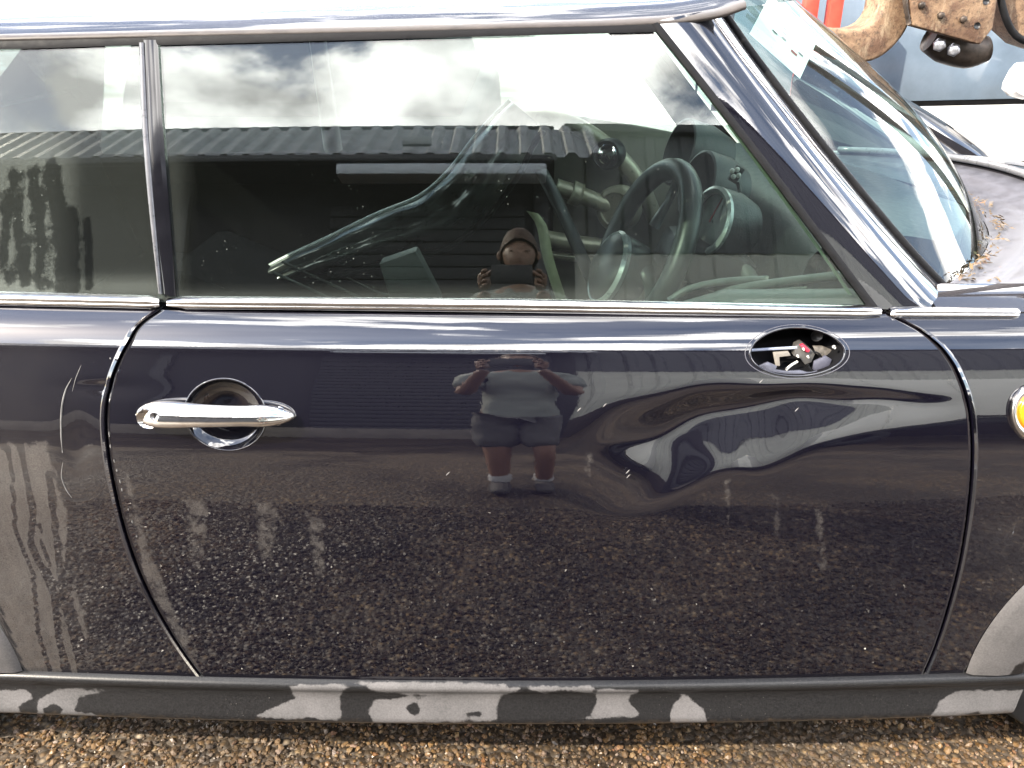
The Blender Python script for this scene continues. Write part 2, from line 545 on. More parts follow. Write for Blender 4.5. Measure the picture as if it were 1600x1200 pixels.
def panel(name, xl, xr, nu, nv, parent, dentfn=None, holes=(), fold=(1, 1, 1, 0), mat=None, film=None, gap=.0032, uwarp=None):
    us = np.linspace(0, 1, nu); vs = np.linspace(0, 1, nv)
    vs = 1 - (1-vs)**1.25
    U, Vv = np.meshgrid(us, vs, indexing='ij')
    X = xl(Vv)*(1-U) + xr(Vv)*U
    zb_, zt = zbot(X), zbelt(X)
    Z = zb_ + Vv*(zt-zb_)
    dead = np.zeros(X.shape, bool)
    for (hx, hz, rx, rz) in holes:
        e = np.hypot((X-hx)/rx, (Z-hz)/rz)
        dead |= e < .96
        # pull the ring of vertices next to the rim onto the rim
        near = (e >= .96) & (e < 1.10)
        k = np.where(near, 1.0/e, 1.0)
        k = 1 + (k-1)*np.clip((1.10-e)/.06, 0, 1)
        X = np.where(near, hx+(X-hx)*k, X); Z = np.where(near, hz+(Z-hz)*k, Z)
    Y = side(X, Z)
    if dentfn is not None: Y = Y + dentfn(X, Z)
    P = np.stack([X, Y, Z], -1)
    PX, PY = projv(P)
    fl, dr = (film(PX, PY) if film else (np.full(X.shape, .015), np.zeros(X.shape)))
    idx = np.arange(nu*nv).reshape(nu, nv)
    F = []
    for i in range(nu-1):
        for j in range(nv-1):
            if dead[i, j] or dead[i+1, j] or dead[i, j+1] or dead[i+1, j+1]: continue
            F.append((idx[i, j], idx[i+1, j], idx[i+1, j+1], idx[i, j+1]))
    V = list(P.reshape(-1, 3)); A = list(fl.ravel()); D = list(dr.ravel())
    def fold_edge(loop, inner):
        prev = list(loop)
        for k, (o_, dp) in enumerate(((.0007, .0006), (.0012, .0022), (.0012, .030))):
            cur = []
            for q, r in zip(loop, inner):
                a, b = np.array(V[q]), np.array(V[r])
                t = a-b; t /= np.linalg.norm(t)+1e-9
                V.append(a + t*o_ + np.array([0, dp, 0])); A.append(A[q]); D.append(D[q]); cur.append(len(V)-1)
            for s in range(len(cur)-1):
                F.append((prev[s], prev[s+1], cur[s+1], cur[s]))
            prev = cur
    if fold[0]: fold_edge(list(idx[0, :])[::-1], list(idx[1, :])[::-1])
    if fold[1]: fold_edge(list(idx[-1, :]), list(idx[-2, :]))
    if fold[2]: fold_edge(list(idx[:, 0]), list(idx[:, 1]))
    V = np.array(V)
    used = np.unique(np.array([q for f in F for q in f]))
    rm = -np.ones(len(V), int); rm[used] = np.arange(len(used))
    F = [tuple(rm[q] for q in f) for f in F]
    return mesh_obj(name, V[used], F, mat or M['paint'], parent,
                    attrs=dict(film=np.array(A)[used], drip=np.array(D)[used], scuff=np.zeros(len(used))))

car = empty('parked_car', (0, YC, 0))
tag(car, 'dark blue hatchback with dented door, chrome handle and missing door mirror', 'car')
G2 = .0034

def film_door(px, py):
    f = np.full(px.shape, .0015)
    f += .008*np.clip((px-1100)/500, 0, 1)*np.clip((620-py)/60, 0, 1)
    f += .025*np.exp(-((px-250)/26.)**2-((py-572)/34.)**2)*0
    f += .002*np.clip((py-600)/400, 0, 1)
    f += .006*np.clip((260-px)/80, 0, 1)
    d = np.zeros(px.shape)
    for poly, w in (([(180, 720), (205, 720), (240, 850), (330, 1062), (300, 1062), (215, 900)], .55),
                    ([(275, 770), (338, 770), (326, 905), (292, 905)], .50), ([(384, 770), (450, 775), (432, 890), (398, 885)], .50),
                    ([(466, 790), (518, 790), (516, 915), (480, 905)], .50),
                    ([(842, 720), (866, 720), (858, 800), (848, 790)], .52), ([(900, 690), (936, 700), (930, 805), (915, 800)], .50),
                    ([(975, 730), (990, 740), (988, 850), (978, 840)], .52), ([(1120, 740), (1150, 740), (1148, 880), (1130, 860)], .50),
                    ([(1195, 760), (1230, 770), (1225, 900), (1205, 880)], .50), ([(1262, 780), (1296, 790), (1300, 905), (1272, 895)], .52)):
        d = np.maximum(d, w*poly_mask(px, py, poly, 14.0))
    return f, d
def film_quarter(px, py):
    f = np.full(px.shape, .004) + .030*poly_mask(px, py, [(-900, 540), (70, 540), (118, 640), (118, 800), (150, 980), (160, 1075), (-900, 1075)], 60)
    d = .95*poly_mask(px, py, [(-900, 690), (30, 690), (72, 690), (105, 800), (112, 900), (132, 960), (142, 1075), (-900, 1075)], 26)
    for pl, w in (([(-20, 640), (18, 720), (24, 830), (52, 900), (60, 990), (84, 1066)], 6), ([(30, 690), (52, 800), (48, 850), (84, 925), (92, 1000), (112, 1066)], 9),
                  ([(76, 740), (90, 860), (98, 940), (118, 1010), (130, 1066)], 8), ([(60, 820), (88, 930), (100, 1066)], 5), ([(-60, 700), (-40, 900), (-10, 1066)], 9),
                  ([(120, 760), (104, 930), (124, 1000), (128, 1066)], 9), ([(-150, 700), (-120, 900), (-100, 1066)], 8)):
        d = d * np.clip((poly_dist(px, py, pl)-w*.25)/(w*.6), 0, 1)
    return f, d
def film_wing(px, py):
    f = np.full(px.shape, .004)
    f += .03*np.clip((py-720)/120, 0, 1)*np.exp(-((px-1580)/70.)**2)
    d = .30*poly_mask(px, py, [(1555, 790), (1640, 760), (1660, 900), (1540, 880)], 20)
    return f, d

door = panel('door', lambda v: L_gap(v)+G2, lambda v: R_gap(v)-G2, 300, 190, car, dent, (H_HOLE, M_HOLE), film=film_door)
tag(door, 'dented dark blue driver door')
quarter = panel('rear_quarter_panel', lambda v: np.full_like(v, -1.78), lambda v: L_gap(v)-G2, 150, 150, car, dent_q, film=film_quarter, fold=(1, 1, 1, 0))
tag(quarter, 'rear quarter panel with dried dirt streaks')
wing = panel('front_wing', lambda v: R_gap(v)+G2, lambda v: np.full_like(v, 1.86), 150, 150, car, None, film=film_wing, fold=(1, 1, 1, 0))

# inner shell behind the gaps
xs = np.linspace(-1.70, 1.80, 60); vs = np.linspace(0, 1, 14)
P = np.zeros((60, 14, 3))
for i, x in enumerate(xs):
    for j, v in enumerate(vs):
        z = float(zbot(x)) + v*(float(zbelt(x))-.03-float(zbot(x)))
        P[i, j] = (x, float(side(x, z))+.075 , z)
grid_obj('inner_shell', P, M['inner'], car)

# ------------------------------------------------------------------ belt mouldings
def moulding(name, px0, px1, ytop, ybot, parent, mat, ends=(1, 1)):
    pxs = np.linspace(px0, px1, 40)
    prof = [(-.02, -.004), (0, .003), (.10, .0062), (.22, .0085), (.36, .0104), (.50, .0118), (.60, .0118), (.67, .0100), (.71, .0080), (.77, .0084), (.88, .0072), (.96, .003), (1.0, -.006)]
    P = np.zeros((len(pxs), len(prof), 3))
    for i, px in enumerate(pxs):
        yt, yb = ytop(px), ybot(px)
        t = i/(len(pxs)-1)
        e = min(1, (t/.012 if ends[0] else 9), ((1-t)/.012 if ends[1] else 9)); e = math.sqrt(max(.04, 1-(1-e)**2))
        top = on_glass(px, yt); bot = on_side(px, yb)
        for j, (s, o) in enumerate(prof):
            s_ = .5+(s-.5)*(.55+.45*e)
            q = top*(1-s_)+bot*s_
            P[i, j] = q + np.array([0, -.80, .60])*((o-.004)*e*1.15+.003)
    return grid_obj(name, P, mat, parent, flip=True)
belt_t = lambda px: np.interp(px, [-400, 0, 255, 800, 1380, 1600, 2000], [449, 455, 463, 467, 477, 480, 488])
belt_b = lambda px: np.interp(px, [-400, 0, 255, 800, 1380, 1600, 2000], [472, 479, 484, 490, 497, 497, 503])
moulding('belt_moulding', 262, 1376, belt_t, belt_b, door, M['chrome_dull'])
moulding('belt_moulding', -420, 250, belt_t, belt_b, quarter, M['chrome_dull'])
moulding('belt_moulding', 1390, 1592, lambda p: belt_t(p)+2, belt_b, wing, M['chrome_dull'])
moulding('belt_moulding', 1604, 1900, lambda p: belt_t(p)+2, belt_b, wing, M['chrome_dull'])

# ------------------------------------------------------------------ glass
def glass_sheet(name, Lp, Rp, Tp, Bp, fn, parent, mat, nu=60, nv=40, film=None, thick=.004):
    """quad patch bounded by four px corner polylines: left/right given as functions of t, rows straight between them"""
    P = np.zeros((nu, nv, 3))
    for j in range(nv):
        t = j/(nv-1)
        l, r = Lp(t), Rp(t)
        for i in range(nu):
            s = i/(nu-1)
            P[i, j] = hit(l[0]*(1-s)+r[0]*s, l[1]*(1-s)+r[1]*s, fn)
    PX, PY = projv(P)
    fl, dr = film(PX, PY) if film else (np.zeros(PX.shape), np.zeros(PX.shape))
    Q = P + np.array([0, thick, 0])
    n = nu*nv
    V = np.r_[P.reshape(-1, 3), Q.reshape(-1, 3)]
    F = grid_faces(nu, nv)
    F2 = [tuple(q+n for q in f[::-1]) for f in F]
    rim = [i*nv for i in range(nu)] + [(nu-1)*nv+j for j in range(1, nv)] + [i*nv+nv-1 for i in range(nu-2, -1, -1)] + [j for j in range(nv-2, 0, -1)]
    F3 = [(rim[k], rim[k-1], rim[k-1]+n, rim[k]+n) for k in range(len(rim))]
    return mesh_obj(name, V, F+F2+F3, mat, parent, attrs=dict(film=np.r_[fl.ravel(), fl.ravel()*0], drip=np.r_[dr.ravel(), dr.ravel()*0]), auto=50)
lerp2 = lambda a, b: (lambda t: (a[0]+(b[0]-a[0])*t, a[1]+(b[1]-a[1])*t))
def film_dg(px, py):
    f = np.full(px.shape, .004)
    f += .05*np.exp(-((py-463)/10.)**2)*(px < 1000)
    f += .035*np.clip((300-px)/30, 0, 1)*np.clip((py-120)/150, 0, 1)
    return f, np.zeros(px.shape)
def film_qg(px, py):
    f = np.full(px.shape, .03)
    f += .10*np.clip((130-px)/50, 0, 1)*np.clip((py-170)/80, 0, 1)
    f += .10*np.exp(-((py-450)/16.)**2)
    d = np.zeros(px.shape)
    for pl, w in (([(22, 270), (28, 330), (40, 440)], 9), ([(52, 268), (60, 350), (66, 445)], 9), ([(80, 262), (94, 350), (100, 448)], 13), ([(110, 330), (118, 448)], 9),
                  ([(5, 300), (6, 380), (14, 440)], 6), ([(135, 345), (140, 448)], 6), ([(-40, 280), (-30, 440)], 16), ([(-90, 290), (-90, 440)], 12)):
        d = np.maximum(d, np.clip(1.15-poly_dist(px, py, pl)/w*.6, 0, 1))
    return f, d
glass = glass_sheet('window_glass', lerp2((246, 472), (240, 60)), lerp2((1366, 480), (1020, 38)), None, None, glass_y, door, M['glass'], film=film_dg)
quarter_glass = glass_sheet('quarter_window', lerp2((-420, 466), (-330, 74)), lerp2((256, 466), (226, 60)), None, None, glass_y, quarter, M['glass'], film=film_qg)

# pillar between the two windows: bright trim edge and gloss black cover
def strip(name, path_l, path_r, fn, off, mat, parent, n=40, m=8, bulge=.002, thick=.012):
    """raised strip on surface fn between two px polylines"""
    l = smooth_path(path_l, n); r = smooth_path(path_r, n)
    P = np.zeros((n, m+2, 3))
    for i in range(n):
        for j in range(m):
            s = j/(m-1)
            q = hit(*(l[i]*(1-s)+r[i]*s), fn)
            P[i, j+1] = q - np.array([0, 1, 0])*(off + bulge*math.sin(math.pi*s)**.7)
        P[i, 0] = P[i, 1]+np.array([0, thick, 0]); P[i, -1] = P[i, -2]+np.array([0, thick, 0])
    return grid_obj(name, P, mat, parent, auto=60)
strip('pillar_cover', [(226, 62), (231, 200), (240, 320), (257, 458)], [(248, 62), (256, 200), (266, 330), (276, 462)], glass_y, .004, M['black_gloss'], car)
strip('pillar_trim', [(219, 66), (223, 180), (232, 300), (249, 456)], [(227, 66), (232, 180), (241, 300), (255, 458)], glass_y, .005, simple('grey_satin_trim', (.10, .10, .11), .3, .3, noise=.2), car, bulge=.003)
# window seals
strip('window_seal', [(-420, 84), (0, 77), (232, 70)], [(-420, 62), (0, 62), (232, 54)], glass_y, .003, M['rubber'], car, bulge=.001, thick=.03)
strip('window_seal', [(232, 71), (600, 61), (1024, 50)], [(232, 54), (600, 46), (1030, 34)], glass_y, .004, M['rubber'], car, bulge=.001, thick=.03)
strip('window_seal', [(1016, 38), (1096, 138), (1186, 254), (1272, 368), (1356, 480)], [(1028, 34), (1108, 135), (1198, 250), (1285, 365), (1372, 480)], glass_y, .004, M['rubber'], car, bulge=.002, thick=.02)
strip('glass_edge_strip', [(1044, 70), (1082, 118), (1180, 253), (1275, 384), (1330, 464)], [(1050, 70), (1089, 118), (1187, 253), (1281, 384), (1336, 464)], glass_y, -.010,
      simple('pale_green_seal', (.14, .18, .13), .4, noise=.1), door, bulge=.001, thick=.004)

# ------------------------------------------------------------------ roof and gutter
gut_t = curve1([-500, 0, 400, 800, 1000, 1080, 1130, 1165], [66, 54, 44, 34, 27, 21, 12, 0])
gut_b = curve1([-500, 0, 400, 800, 1000, 1080, 1130, 1165], [78, 66, 57, 48, 42, 36, 27, 15])
pxs = np.r_[np.linspace(-500, 1000, 60), np.linspace(1010, 1165, 26)]
P = np.zeros((len(pxs), 9, 3)); roof_edge = []
for i, px in enumerate(pxs):
    b = on_glass(px, float(gut_b(px))); tpt = on_glass(px, float(gut_t(px)))
    tpt[1] += .03
    if px > 1080: tpt[1] += .0
    for j in range(9):
        s = j/8
        P[i, j] = b*(1-s)+tpt*s + np.array([0, -.014*math.sin(math.pi*s)**.6, .004*math.sin(math.pi*s)])
    roof_edge.append(tpt)
grid_obj('roof_gutter', P, M['gutter'], car, attrs=None)
roof_edge = np.array(roof_edge)
M['roof_paint'] = paint_material('roof_paint')
ns = 40
P = np.zeros((len(pxs), ns, 3))
for i in range(len(pxs)):
    e = roof_edge[i]
    for j in range(ns):
        s = j/(ns-1)
        y = e[1]+.004 + (2*(YC-e[1])-.008)*s
        crown = .055*(1-(2*s-1)**2)**.55
        x = e[0] + (.16*(1-(2*s-1)**2) if e[0] > .3 else 0)*np.clip((e[0]-.3)/.3, 0, 1)
        P[i, j] = (x, y, e[2]-.002+crown-.05*np.clip((-e[0]-.9), 0, 2)**2*0)
PX, PY = projv(P)
wet = .5*poly_mask(PX, PY, [(-200, -40), (330, -40), (330, 26), (-200, 40)], 50)
grid_obj('roof', P, M['roof_paint'], car, attrs=dict(film=(.03+0*PX).ravel(), drip=(wet*.0).ravel(), scuff=np.zeros(PX.size)))

# scratches and chipped edge on the rear of the door opening
M['scratch'] = simple('scratched_primer', (.14, .135, .13), .5, noise=.3)
def scratch(pts, rad, parent, n=24):
    p_ = smooth_path(pts, n)
    path = np.array([on_side(x, y, .0002) for x, y in p_]); path[:, 1] += dent_q(path[:, 0], path[:, 2])
    r_ = rad*np.sin(np.linspace(.12, math.pi-.12, n))**.6
    tube('scratch', path, r_, M['scratch'], parent, n=6)
scratch([(112, 591), (102, 610), (96, 640), (95, 680), (97, 708)], .0016, quarter)
scratch([(98, 722), (96, 745), (103, 765), (112, 778)], .0010, quarter)
scratch([(127, 570), (118, 592), (112, 612)], .0006, quarter)
for x, y, l in ((171, 560, 3), (169, 678, 9), (171, 697, 6), (177, 720, 5), (181, 735, 5), (186, 752, 6), (189, 765, 5), (199, 796, 3), (205, 815, 5), (212, 838, 3)):
    scratch([(x+1, y-l/2), (x+2, y+l/2)], .0013, door, 4)
for x, y in ((1189, 596), (945, 633), (981, 737), (982, 744), (905, 640), (1245, 640), (700, 740)):
    scratch([(x-3, y+3), (x+3, y-3)], .0009, door, 4)
# ------------------------------------------------------------------ windscreen pillar and windscreen
AP_R = smooth_path([(1026, 33), (1106, 133), (1196, 248), (1284, 363), (1372, 482)], 40)
AP_F = smooth_path([(1122, 14), (1168, 80), (1262, 203), (1352, 314), (1430, 405), (1504, 482)], 40)
ws_fn = lambda x, z: glass_y(x, z)+.085
P = np.zeros((40, 17, 3)); ws_edge = []
for i in range(40):
    a = on_glass(*AP_R[i], off=.004); b = hit(*AP_F[i], ws_fn)
    ws_edge.append(b)
    for j in range(17):
        s = j/16
        q = a*(1-s)+b*s
        gy = float(glass_y(q[0], q[2]))-.004           # first carries on in the plane of the side glass, then rolls over towards the windscreen
        P[i, j] = (q[0]+.006*math.sin(math.pi*s), gy+(b[1]-float(glass_y(b[0], b[2])))*s**3.0, q[2]+.004*math.sin(math.pi*s))
ws_edge = np.array(ws_edge)[::-1]                       # bottom to top
PX, PY = projv(P)
grid_obj('windscreen_pillar', P, M['paint'], car, attrs=dict(film=np.full(PX.size, .004), drip=np.zeros(PX.size), scuff=np.zeros(PX.size)))
P = tube_pts(ws_edge + np.array([.004, .004, .002]), .007, 8)
grid_obj('windscreen_seal', P, M['rubber'], car, flip=True, closed_v=True)
nt_, ns_ = 40, 48
P = np.zeros((ns_, nt_, 3))
for j in range(nt_):
    e = ws_edge[j]; t = j/(nt_-1)
    for i in range(ns_):
        s = i/(ns_-1)
        y = e[1]+.006 + 2*(YC-e[1]-.006)*s
        B = (.29*(1-t)+.25*t+.085*math.sin(math.pi*t))*(1-abs(2*s-1)**2.2)
        P[i, j] = (e[0]+.006+B, y, e[2]+.015*(1-(2*s-1)**2))
ws_P = P
PX, PY = projv(P)
mid = np.clip(1-np.abs(np.linspace(0, 1, ns_)-.5)*2, 0, 1)[:, None]*np.ones((1, nt_))
windscreen = grid_obj('windscreen', P, M['glass_ws'], car, attrs=dict(film=(.006+.010*mid).ravel(), drip=np.zeros(PX.size)))
# far pillar, mirrored about the centre line
def mirror(P):
    Q = np.array(P); Q[..., 1] = 2*YC - Q[..., 1]; return Q
Pm = np.zeros((40, 9, 3))
for i in range(40):
    a = on_glass(*AP_R[i], off=.004); b = hit(*AP_F[i], ws_fn)
    for j in range(9):
        s = j/8; Pm[i, j] = a*(1-s)+b*s+np.array([.4, -.85, .34])*.03*math.sin(math.pi*s)**.75
grid_obj('windscreen_pillar', mirror(Pm), M['paint'], car, flip=True)

# ------------------------------------------------------------------ door handle with its recess
hx, hz, hrx, hrz = H_HOLE
def bowl(name, hole, depth, mat, parent, flat=.0, over=1.03, n=64, m=16, power=.5):
    x0, z0, rx, rz = hole
    P = np.zeros((n, m, 3))
    for i in range(n):
        a = 2*math.pi*i/n
        for j in range(m):
            r = over*(1-j/(m-1))
            d = depth*max(0, 1-min(r, 1)**2.2)**power
            X, Z = x0+rx*r*math.cos(a), z0+rz*r*math.sin(a)
            P[i, j] = (X, float(side(X, Z))+.0012+d, Z)
    return grid_obj(name, P, mat, parent, closed_u=True, flip=True, attrs=dict(film=np.full(n*m, .01), drip=np.zeros(n*m), scuff=np.zeros(n*m)))
def ring(name, hole, k, rad, mat, parent, off=.0, n=96, a0=0, a1=360, dentfn=None):
    x0, z0, rx, rz = hole
    path = []
    for a in np.linspace(R(a0), R(a1), n, endpoint=(a1-a0) < 360):
        X, Z = x0+rx*k*math.cos(a), z0+rz*k*math.sin(a)
        path.append((X, float(side(X, Z))-off, Z))
    return tube(name, path, rad, mat, parent, n=8, closed=(a1-a0) >= 360)
bowl('handle_recess', H_HOLE, .034, M['paint'], door)
ring('recess_rim', H_HOLE, 1.0, .0018, M['paint'], door, -.0008)
sec_px = [212, 214, 218, 226, 240, 262, 300, 340, 380, 410, 430, 448, 457, 461, 462]
sec_yc = [648, 648, 648, 648, 648, 648, 649, 650, 650, 650, 650, 650, 650, 650, 650]
sec_h = [1, 7, 11, 16, 20, 21.5, 19.5, 18, 17, 17.5, 15, 10, 5.5, 2.5, .5]
sec_o = [.002, .004, .006, .010, .016, .022, .030, .033, .031, .025, .019, .012, .006, .002, .001]
f_yc, f_h, f_o = curve1(sec_px, sec_yc), curve1(sec_px, sec_h), curve1(sec_px, sec_o)
pl = np.r_[212, 212.6, 214, 216, 219, np.linspace(223, 448, 46), 452, 455.5, 458.5, 460.6, 461.7, 462]
P = np.zeros((len(pl), 28, 3))
for i, px in enumerate(pl):
    for k in range(28):
        a = 2*math.pi*k/28
        h = float(f_h(px)); dd = min(.0135, .0006*h+.001)
        c_, s_ = math.cos(a), math.sin(a)
        c_ = math.copysign(abs(c_)**.85, c_); s_ = math.copysign(abs(s_)**.85, s_)
        P[i, k] = hit(px, float(f_yc(px))-h*s_+1.5*(c_ < 0)*0, side, float(f_o(px))+dd*c_-.42*dd*s_)
grid_obj('door_handle', P, M['chrome'], door, closed_v=True, caps=True)
# feet of the handle where it meets the door
for px in (236, 436):
    q = on_side(px, 648, .004)
    tube('handle_foot', [q+np.array([0, .01, 0]), q-np.array([0, .016, 0])], [.017 if px < 300 else .011]*2, M['chrome'], door, n=16)
# lock
q = on_side(242, 650, .0312)
lk = []
for r_, dep in ((.0085, 0), (.0082, -.002), (.0062, -.0022), (.0056, .0005), (.001, .0005)):
    lk.append([q+np.array([r_*math.cos(a), dep, r_*math.sin(a)]) for a in np.linspace(0, 2*math.pi, 20, endpoint=False)])
grid_obj('lock_barrel', lk, M['steel'], door, closed_v=True)
box('key_slot', tuple(q+np.array([0, -.0006, 0])), (.002, .002, .009), M['black'], door, bev=0)

# ------------------------------------------------------------------ mirror opening
bowl('mirror_cavity', M_HOLE, .075, M['inner'], door, power=.28)
ring('opening_lip', M_HOLE, 1.0, .0020, M['paint'], door, -.0008)
ring('mirror_imprint', M_HOLE, 1.10, .0007, simple('dust_ring', (.07, .07, .085), .5, noise=.3), door, -.0001)
def mpt(px, py, dep): return hit(px, py, side, -dep)
def plate(name, poly, dep, mat, thick=.004, bev=.0008):
    return prism(name, [tuple(mpt(x, y, dep)) for x, y in poly], (0, thick, 0), mat, door, bev=bev)
plate('inner_bracket', [(1186, 572), (1200, 566), (1214, 572), (1212, 578), (1226, 580), (1250, 579), (1262, 582), (1290, 578), (1302, 570), (1296, 578), (1272, 587), (1240, 589), (1205, 584)], .010, simple('dull_inner_steel', (.075, .078, .10), .3, .3, noise=.3))
plate('inner_bracket', [(1272, 565), (1290, 556), (1300, 562), (1296, 572), (1280, 580), (1270, 578)], .014, simple('pale_inner_panel', (.055, .055, .075), .35, .1, noise=.3))
plate('mirror_motor_plate', [(1208, 551), (1232, 549), (1236, 556), (1218, 558), (1219, 572), (1212, 572)], .020, simple('beige_plastic', (.15, .135, .115), .5, noise=.2))
plate('connector_block', [(1244, 540), (1254, 536), (1266, 545), (1274, 553), (1268, 566), (1258, 570), (1250, 560), (1240, 556)], .018, simple('grey_connector', (.05, .047, .044), .5, noise=.4), thick=.016)
plate('red_connector', [(1250, 540), (1256, 538), (1266, 547), (1264, 551), (1259, 550)], .012, M['red'], thick=.006)
plate('inner_gusset', [(1270, 541), (1285, 541), (1302, 548), (1311, 553), (1300, 563), (1286, 558), (1276, 553)], .040, simple('brown_inner_metal', (.10, .09, .08), .5, noise=.5, nscale=200))
tube('wire', [mpt(1174, 547, .03), mpt(1210, 545, .026), mpt(1245, 543, .02)], .0026, simple('blue_grey_wire', (.24, .27, .36), .4), door, n=8)
tube('wire', smooth_path([mpt(1229, 577, .010), mpt(1236, 571, .016), mpt(1246, 565, .018)], 8), .0022, M['white_plastic'], door, n=8)
tube('wire', smooth_path([mpt(1262, 570, .010), mpt(1266, 578, .012), mpt(1272, 582, .014)], 8), .0022, M['rubber'], door, n=8)
tube('wire', smooth_path([mpt(1270, 549, .014), mpt(1279, 552, .012), mpt(1285, 560, .018)], 8), .0016, M['rubber'], door, n=8)
for q, r_ in ((( 1303, 542), .0030), ((1262, 557), .0020), ((1246, 556), .0022), ((1255, 545), .0020)):
    c = mpt(*q, .012)
    tube('clip', [c, c+np.array([0, -.004, 0])], [r_, r_*.7], M['white_plastic'], door, n=10)
c = mpt(1276, 524, .034)
tube('bolt_hole', [c, c+np.array([0, -.002, 0])], [.010, .010], M['black'], door, n=16)

# ------------------------------------------------------------------ side indicator on the wing
def dome(name, c, r0, r1, off0, off1, mat, parent, m=8, n=56, power=.5):
    P = np.zeros((n, m, 3))
    for i in range(n):
        a = 2*math.pi*i/n
        for j in range(m):
            t = j/(m-1); k = r0+(r1-r0)*t
            off = off0+(off1-off0)*math.sin(t*math.pi/2)**power if r1 == 0 else off0+off1*math.sin(t*math.pi)
            P[i, j] = hit(c[0]+k*40*math.cos(a), c[1]+k*47*math.sin(a), side, off)
    return grid_obj(name, P, mat, parent, closed_u=True)
dome('indicator_surround', (1617, 645), 1.0, .58, .001, .010, M['chrome_dull'], wing)
dome('indicator_lens', (1617, 645), .64, 0.0, .003, .012, M['orange'], wing, m=12)

# ------------------------------------------------------------------ sill trim and arch trims (grey plastic, half dry half wet)
def trim_material():
    m, nt, p = new_mat('grey_plastic_trim')
    n = N(nt); o = n.obj()
    dry = n.attr('dry')
    w = n.noise(26, 7, .68, o); fine = n.noise(300, 4, .65, o); big = n.noise(9, 4, .6, o)
    d = n.map(n.math('ADD', dry, n.math('MULTIPLY', n.math('SUBTRACT', w, .5), 1.0)), .42, .58, 0, 1, True)
    dryc = n.mix(n.map(n.math('ADD', n.math('MULTIPLY', fine, .5), n.math('MULTIPLY', big, .5)), .35, .65), (.058, .056, .056, 1), (.118, .112, .113, 1))
    wetc = n.mix(n.map(fine, .35, .65), (.006, .006, .0065, 1), (.017, .0165, .017, 1))
    sp = n.map(n.vor(120, o), 0, .09, .6, 0)
    wetc = n.mix(n.math('MULTIPLY', sp, n.map(big, .5, .6)), wetc, (.4, .37, .34, 1))
    sxyz = n.new('ShaderNodeSeparateXYZ'); n.link(o, sxyz.inputs[0])
    low = n.map(sxyz.outputs[2], .185, .225, 1.0, 0.0)
    mud = n.math('MULTIPLY', n.map(n.math('ADD', n.math('MULTIPLY', low, .55), n.math('MULTIPLY', n.noise(55, 6, .7, o), .6)), .5, .8), .75)
    n.link(n.mix(mud, n.mix(d, wetc, dryc), (.085, .060, .038, 1)), p.inputs['Base Color'])
    n.link(n.mixf(d, .30, .62), p.inputs['Roughness']); setp(p, spec=.32)
    n.link(n.bump(fine, .12, .0015), p.inputs['Normal'])
    return m
M['trim'] = trim_material()
DRY = [[(-400, 1085), (38, 1078), (52, 1090), (30, 1105), (34, 1128), (-400, 1150)], [(62, 1092), (88, 1078), (150, 1074), (166, 1080), (122, 1090), (112, 1122), (88, 1132), (56, 1120)],
       [(110, 1112), (150, 1118), (165, 1128), (120, 1136)],
       [(400, 1122), (440, 1098), (462, 1092), (452, 1072), (560, 1068), (536, 1078), (530, 1090), (536, 1124)],
       [(586, 1094), (612, 1090), (650, 1092), (760, 1076), (812, 1076), (786, 1086), (772, 1104), (780, 1126), (584, 1130), (574, 1112)],
       [(560, 1066), (790, 1068), (770, 1082), (660, 1086), (580, 1080)],
       [(932, 1078), (1010, 1076), (986, 1086), (982, 1096), (1002, 1118), (900, 1126), (924, 1116), (934, 1096)],
       [(1047, 1134), (1052, 1098), (1068, 1086), (1084, 1096), (1104, 1108), (1106, 1136)],
       [(1448, 1136), (1466, 1096), (1492, 1080), (1760, 1076), (1760, 1150), (1440, 1150)],
       [(820, 1072), (930, 1072), (926, 1080), (830, 1080)]]
HOLES = [[(66, 1106), (84, 1100), (98, 1108), (92, 1120), (70, 1116)], [(634, 1104), (650, 1096), (656, 1112), (648, 1118), (636, 1112)], [(722, 1116), (750, 1112), (752, 1120), (724, 1122)],
         [(904, 1092), (914, 1092), (912, 1116), (906, 1116)], [(1502, 1116), (1530, 1112), (1532, 1124), (1508, 1124)]]
def dry_mask(px, py):
    d = np.zeros(px.shape)
    for p_ in DRY: d = np.maximum(d, poly_mask(px, py, p_, 10))
    for p_ in HOLES: d = np.minimum(d, 1-poly_mask(px, py, p_, 8))
    return d
x0s, x1s = on_side(20, 1070)[0], on_side(1590, 1078)[0]
prof = [(.030, .014), (.004, .012), (-.008, .008), (-.0135, .0045), (-.0150, .0005), (-.0125, -.0035), (-.0085, -.008), (-.0075, -.014), (-.0100, -.024), (-.0150, -.036), (-.0205, -.048), (-.0235, -.0535), (-.0238, -.0560),
        (-.0215, -.0600), (-.014, -.068), (-.002, -.077), (.012, -.084), (.030, -.088), (.10, -.092), (.25, -.094)]
pr = smooth_path(prof, 54)
nx = 420
xs = np.linspace(RX+.10, x1s+.012, nx)
P = np.zeros((nx, 54, 3))
for i, x in enumerate(xs):
    lift = .03*np.clip((x0s+.045-x)/.06, 0, 3)**1.4*.0
    tap = np.clip((x1s+.012-x)/.022, 0, 1)
    for j in range(54):
        o_, dz = pr[j]; dz = dz*1.22-.007
        xx = x - (.030*np.clip(-dz/.08, 0, 1) if x > x1s-.10 else 0)*np.clip((x-(x1s-.10))/.10, 0, 1)
        P[i, j] = (xx, float(side(x, ZSILL))+o_, ZSILL+dz-.006*0+ (-.006*np.clip((RX+.36-x)/.2, 0, 1)))
PX, PY = projv(P)
sill = grid_obj('sill_trim', P, M['trim'], car, flip=True, attrs=dict(dry=dry_mask(PX, PY).ravel()))
tag(sill, 'grey plastic sill trim with wet and dry patches')
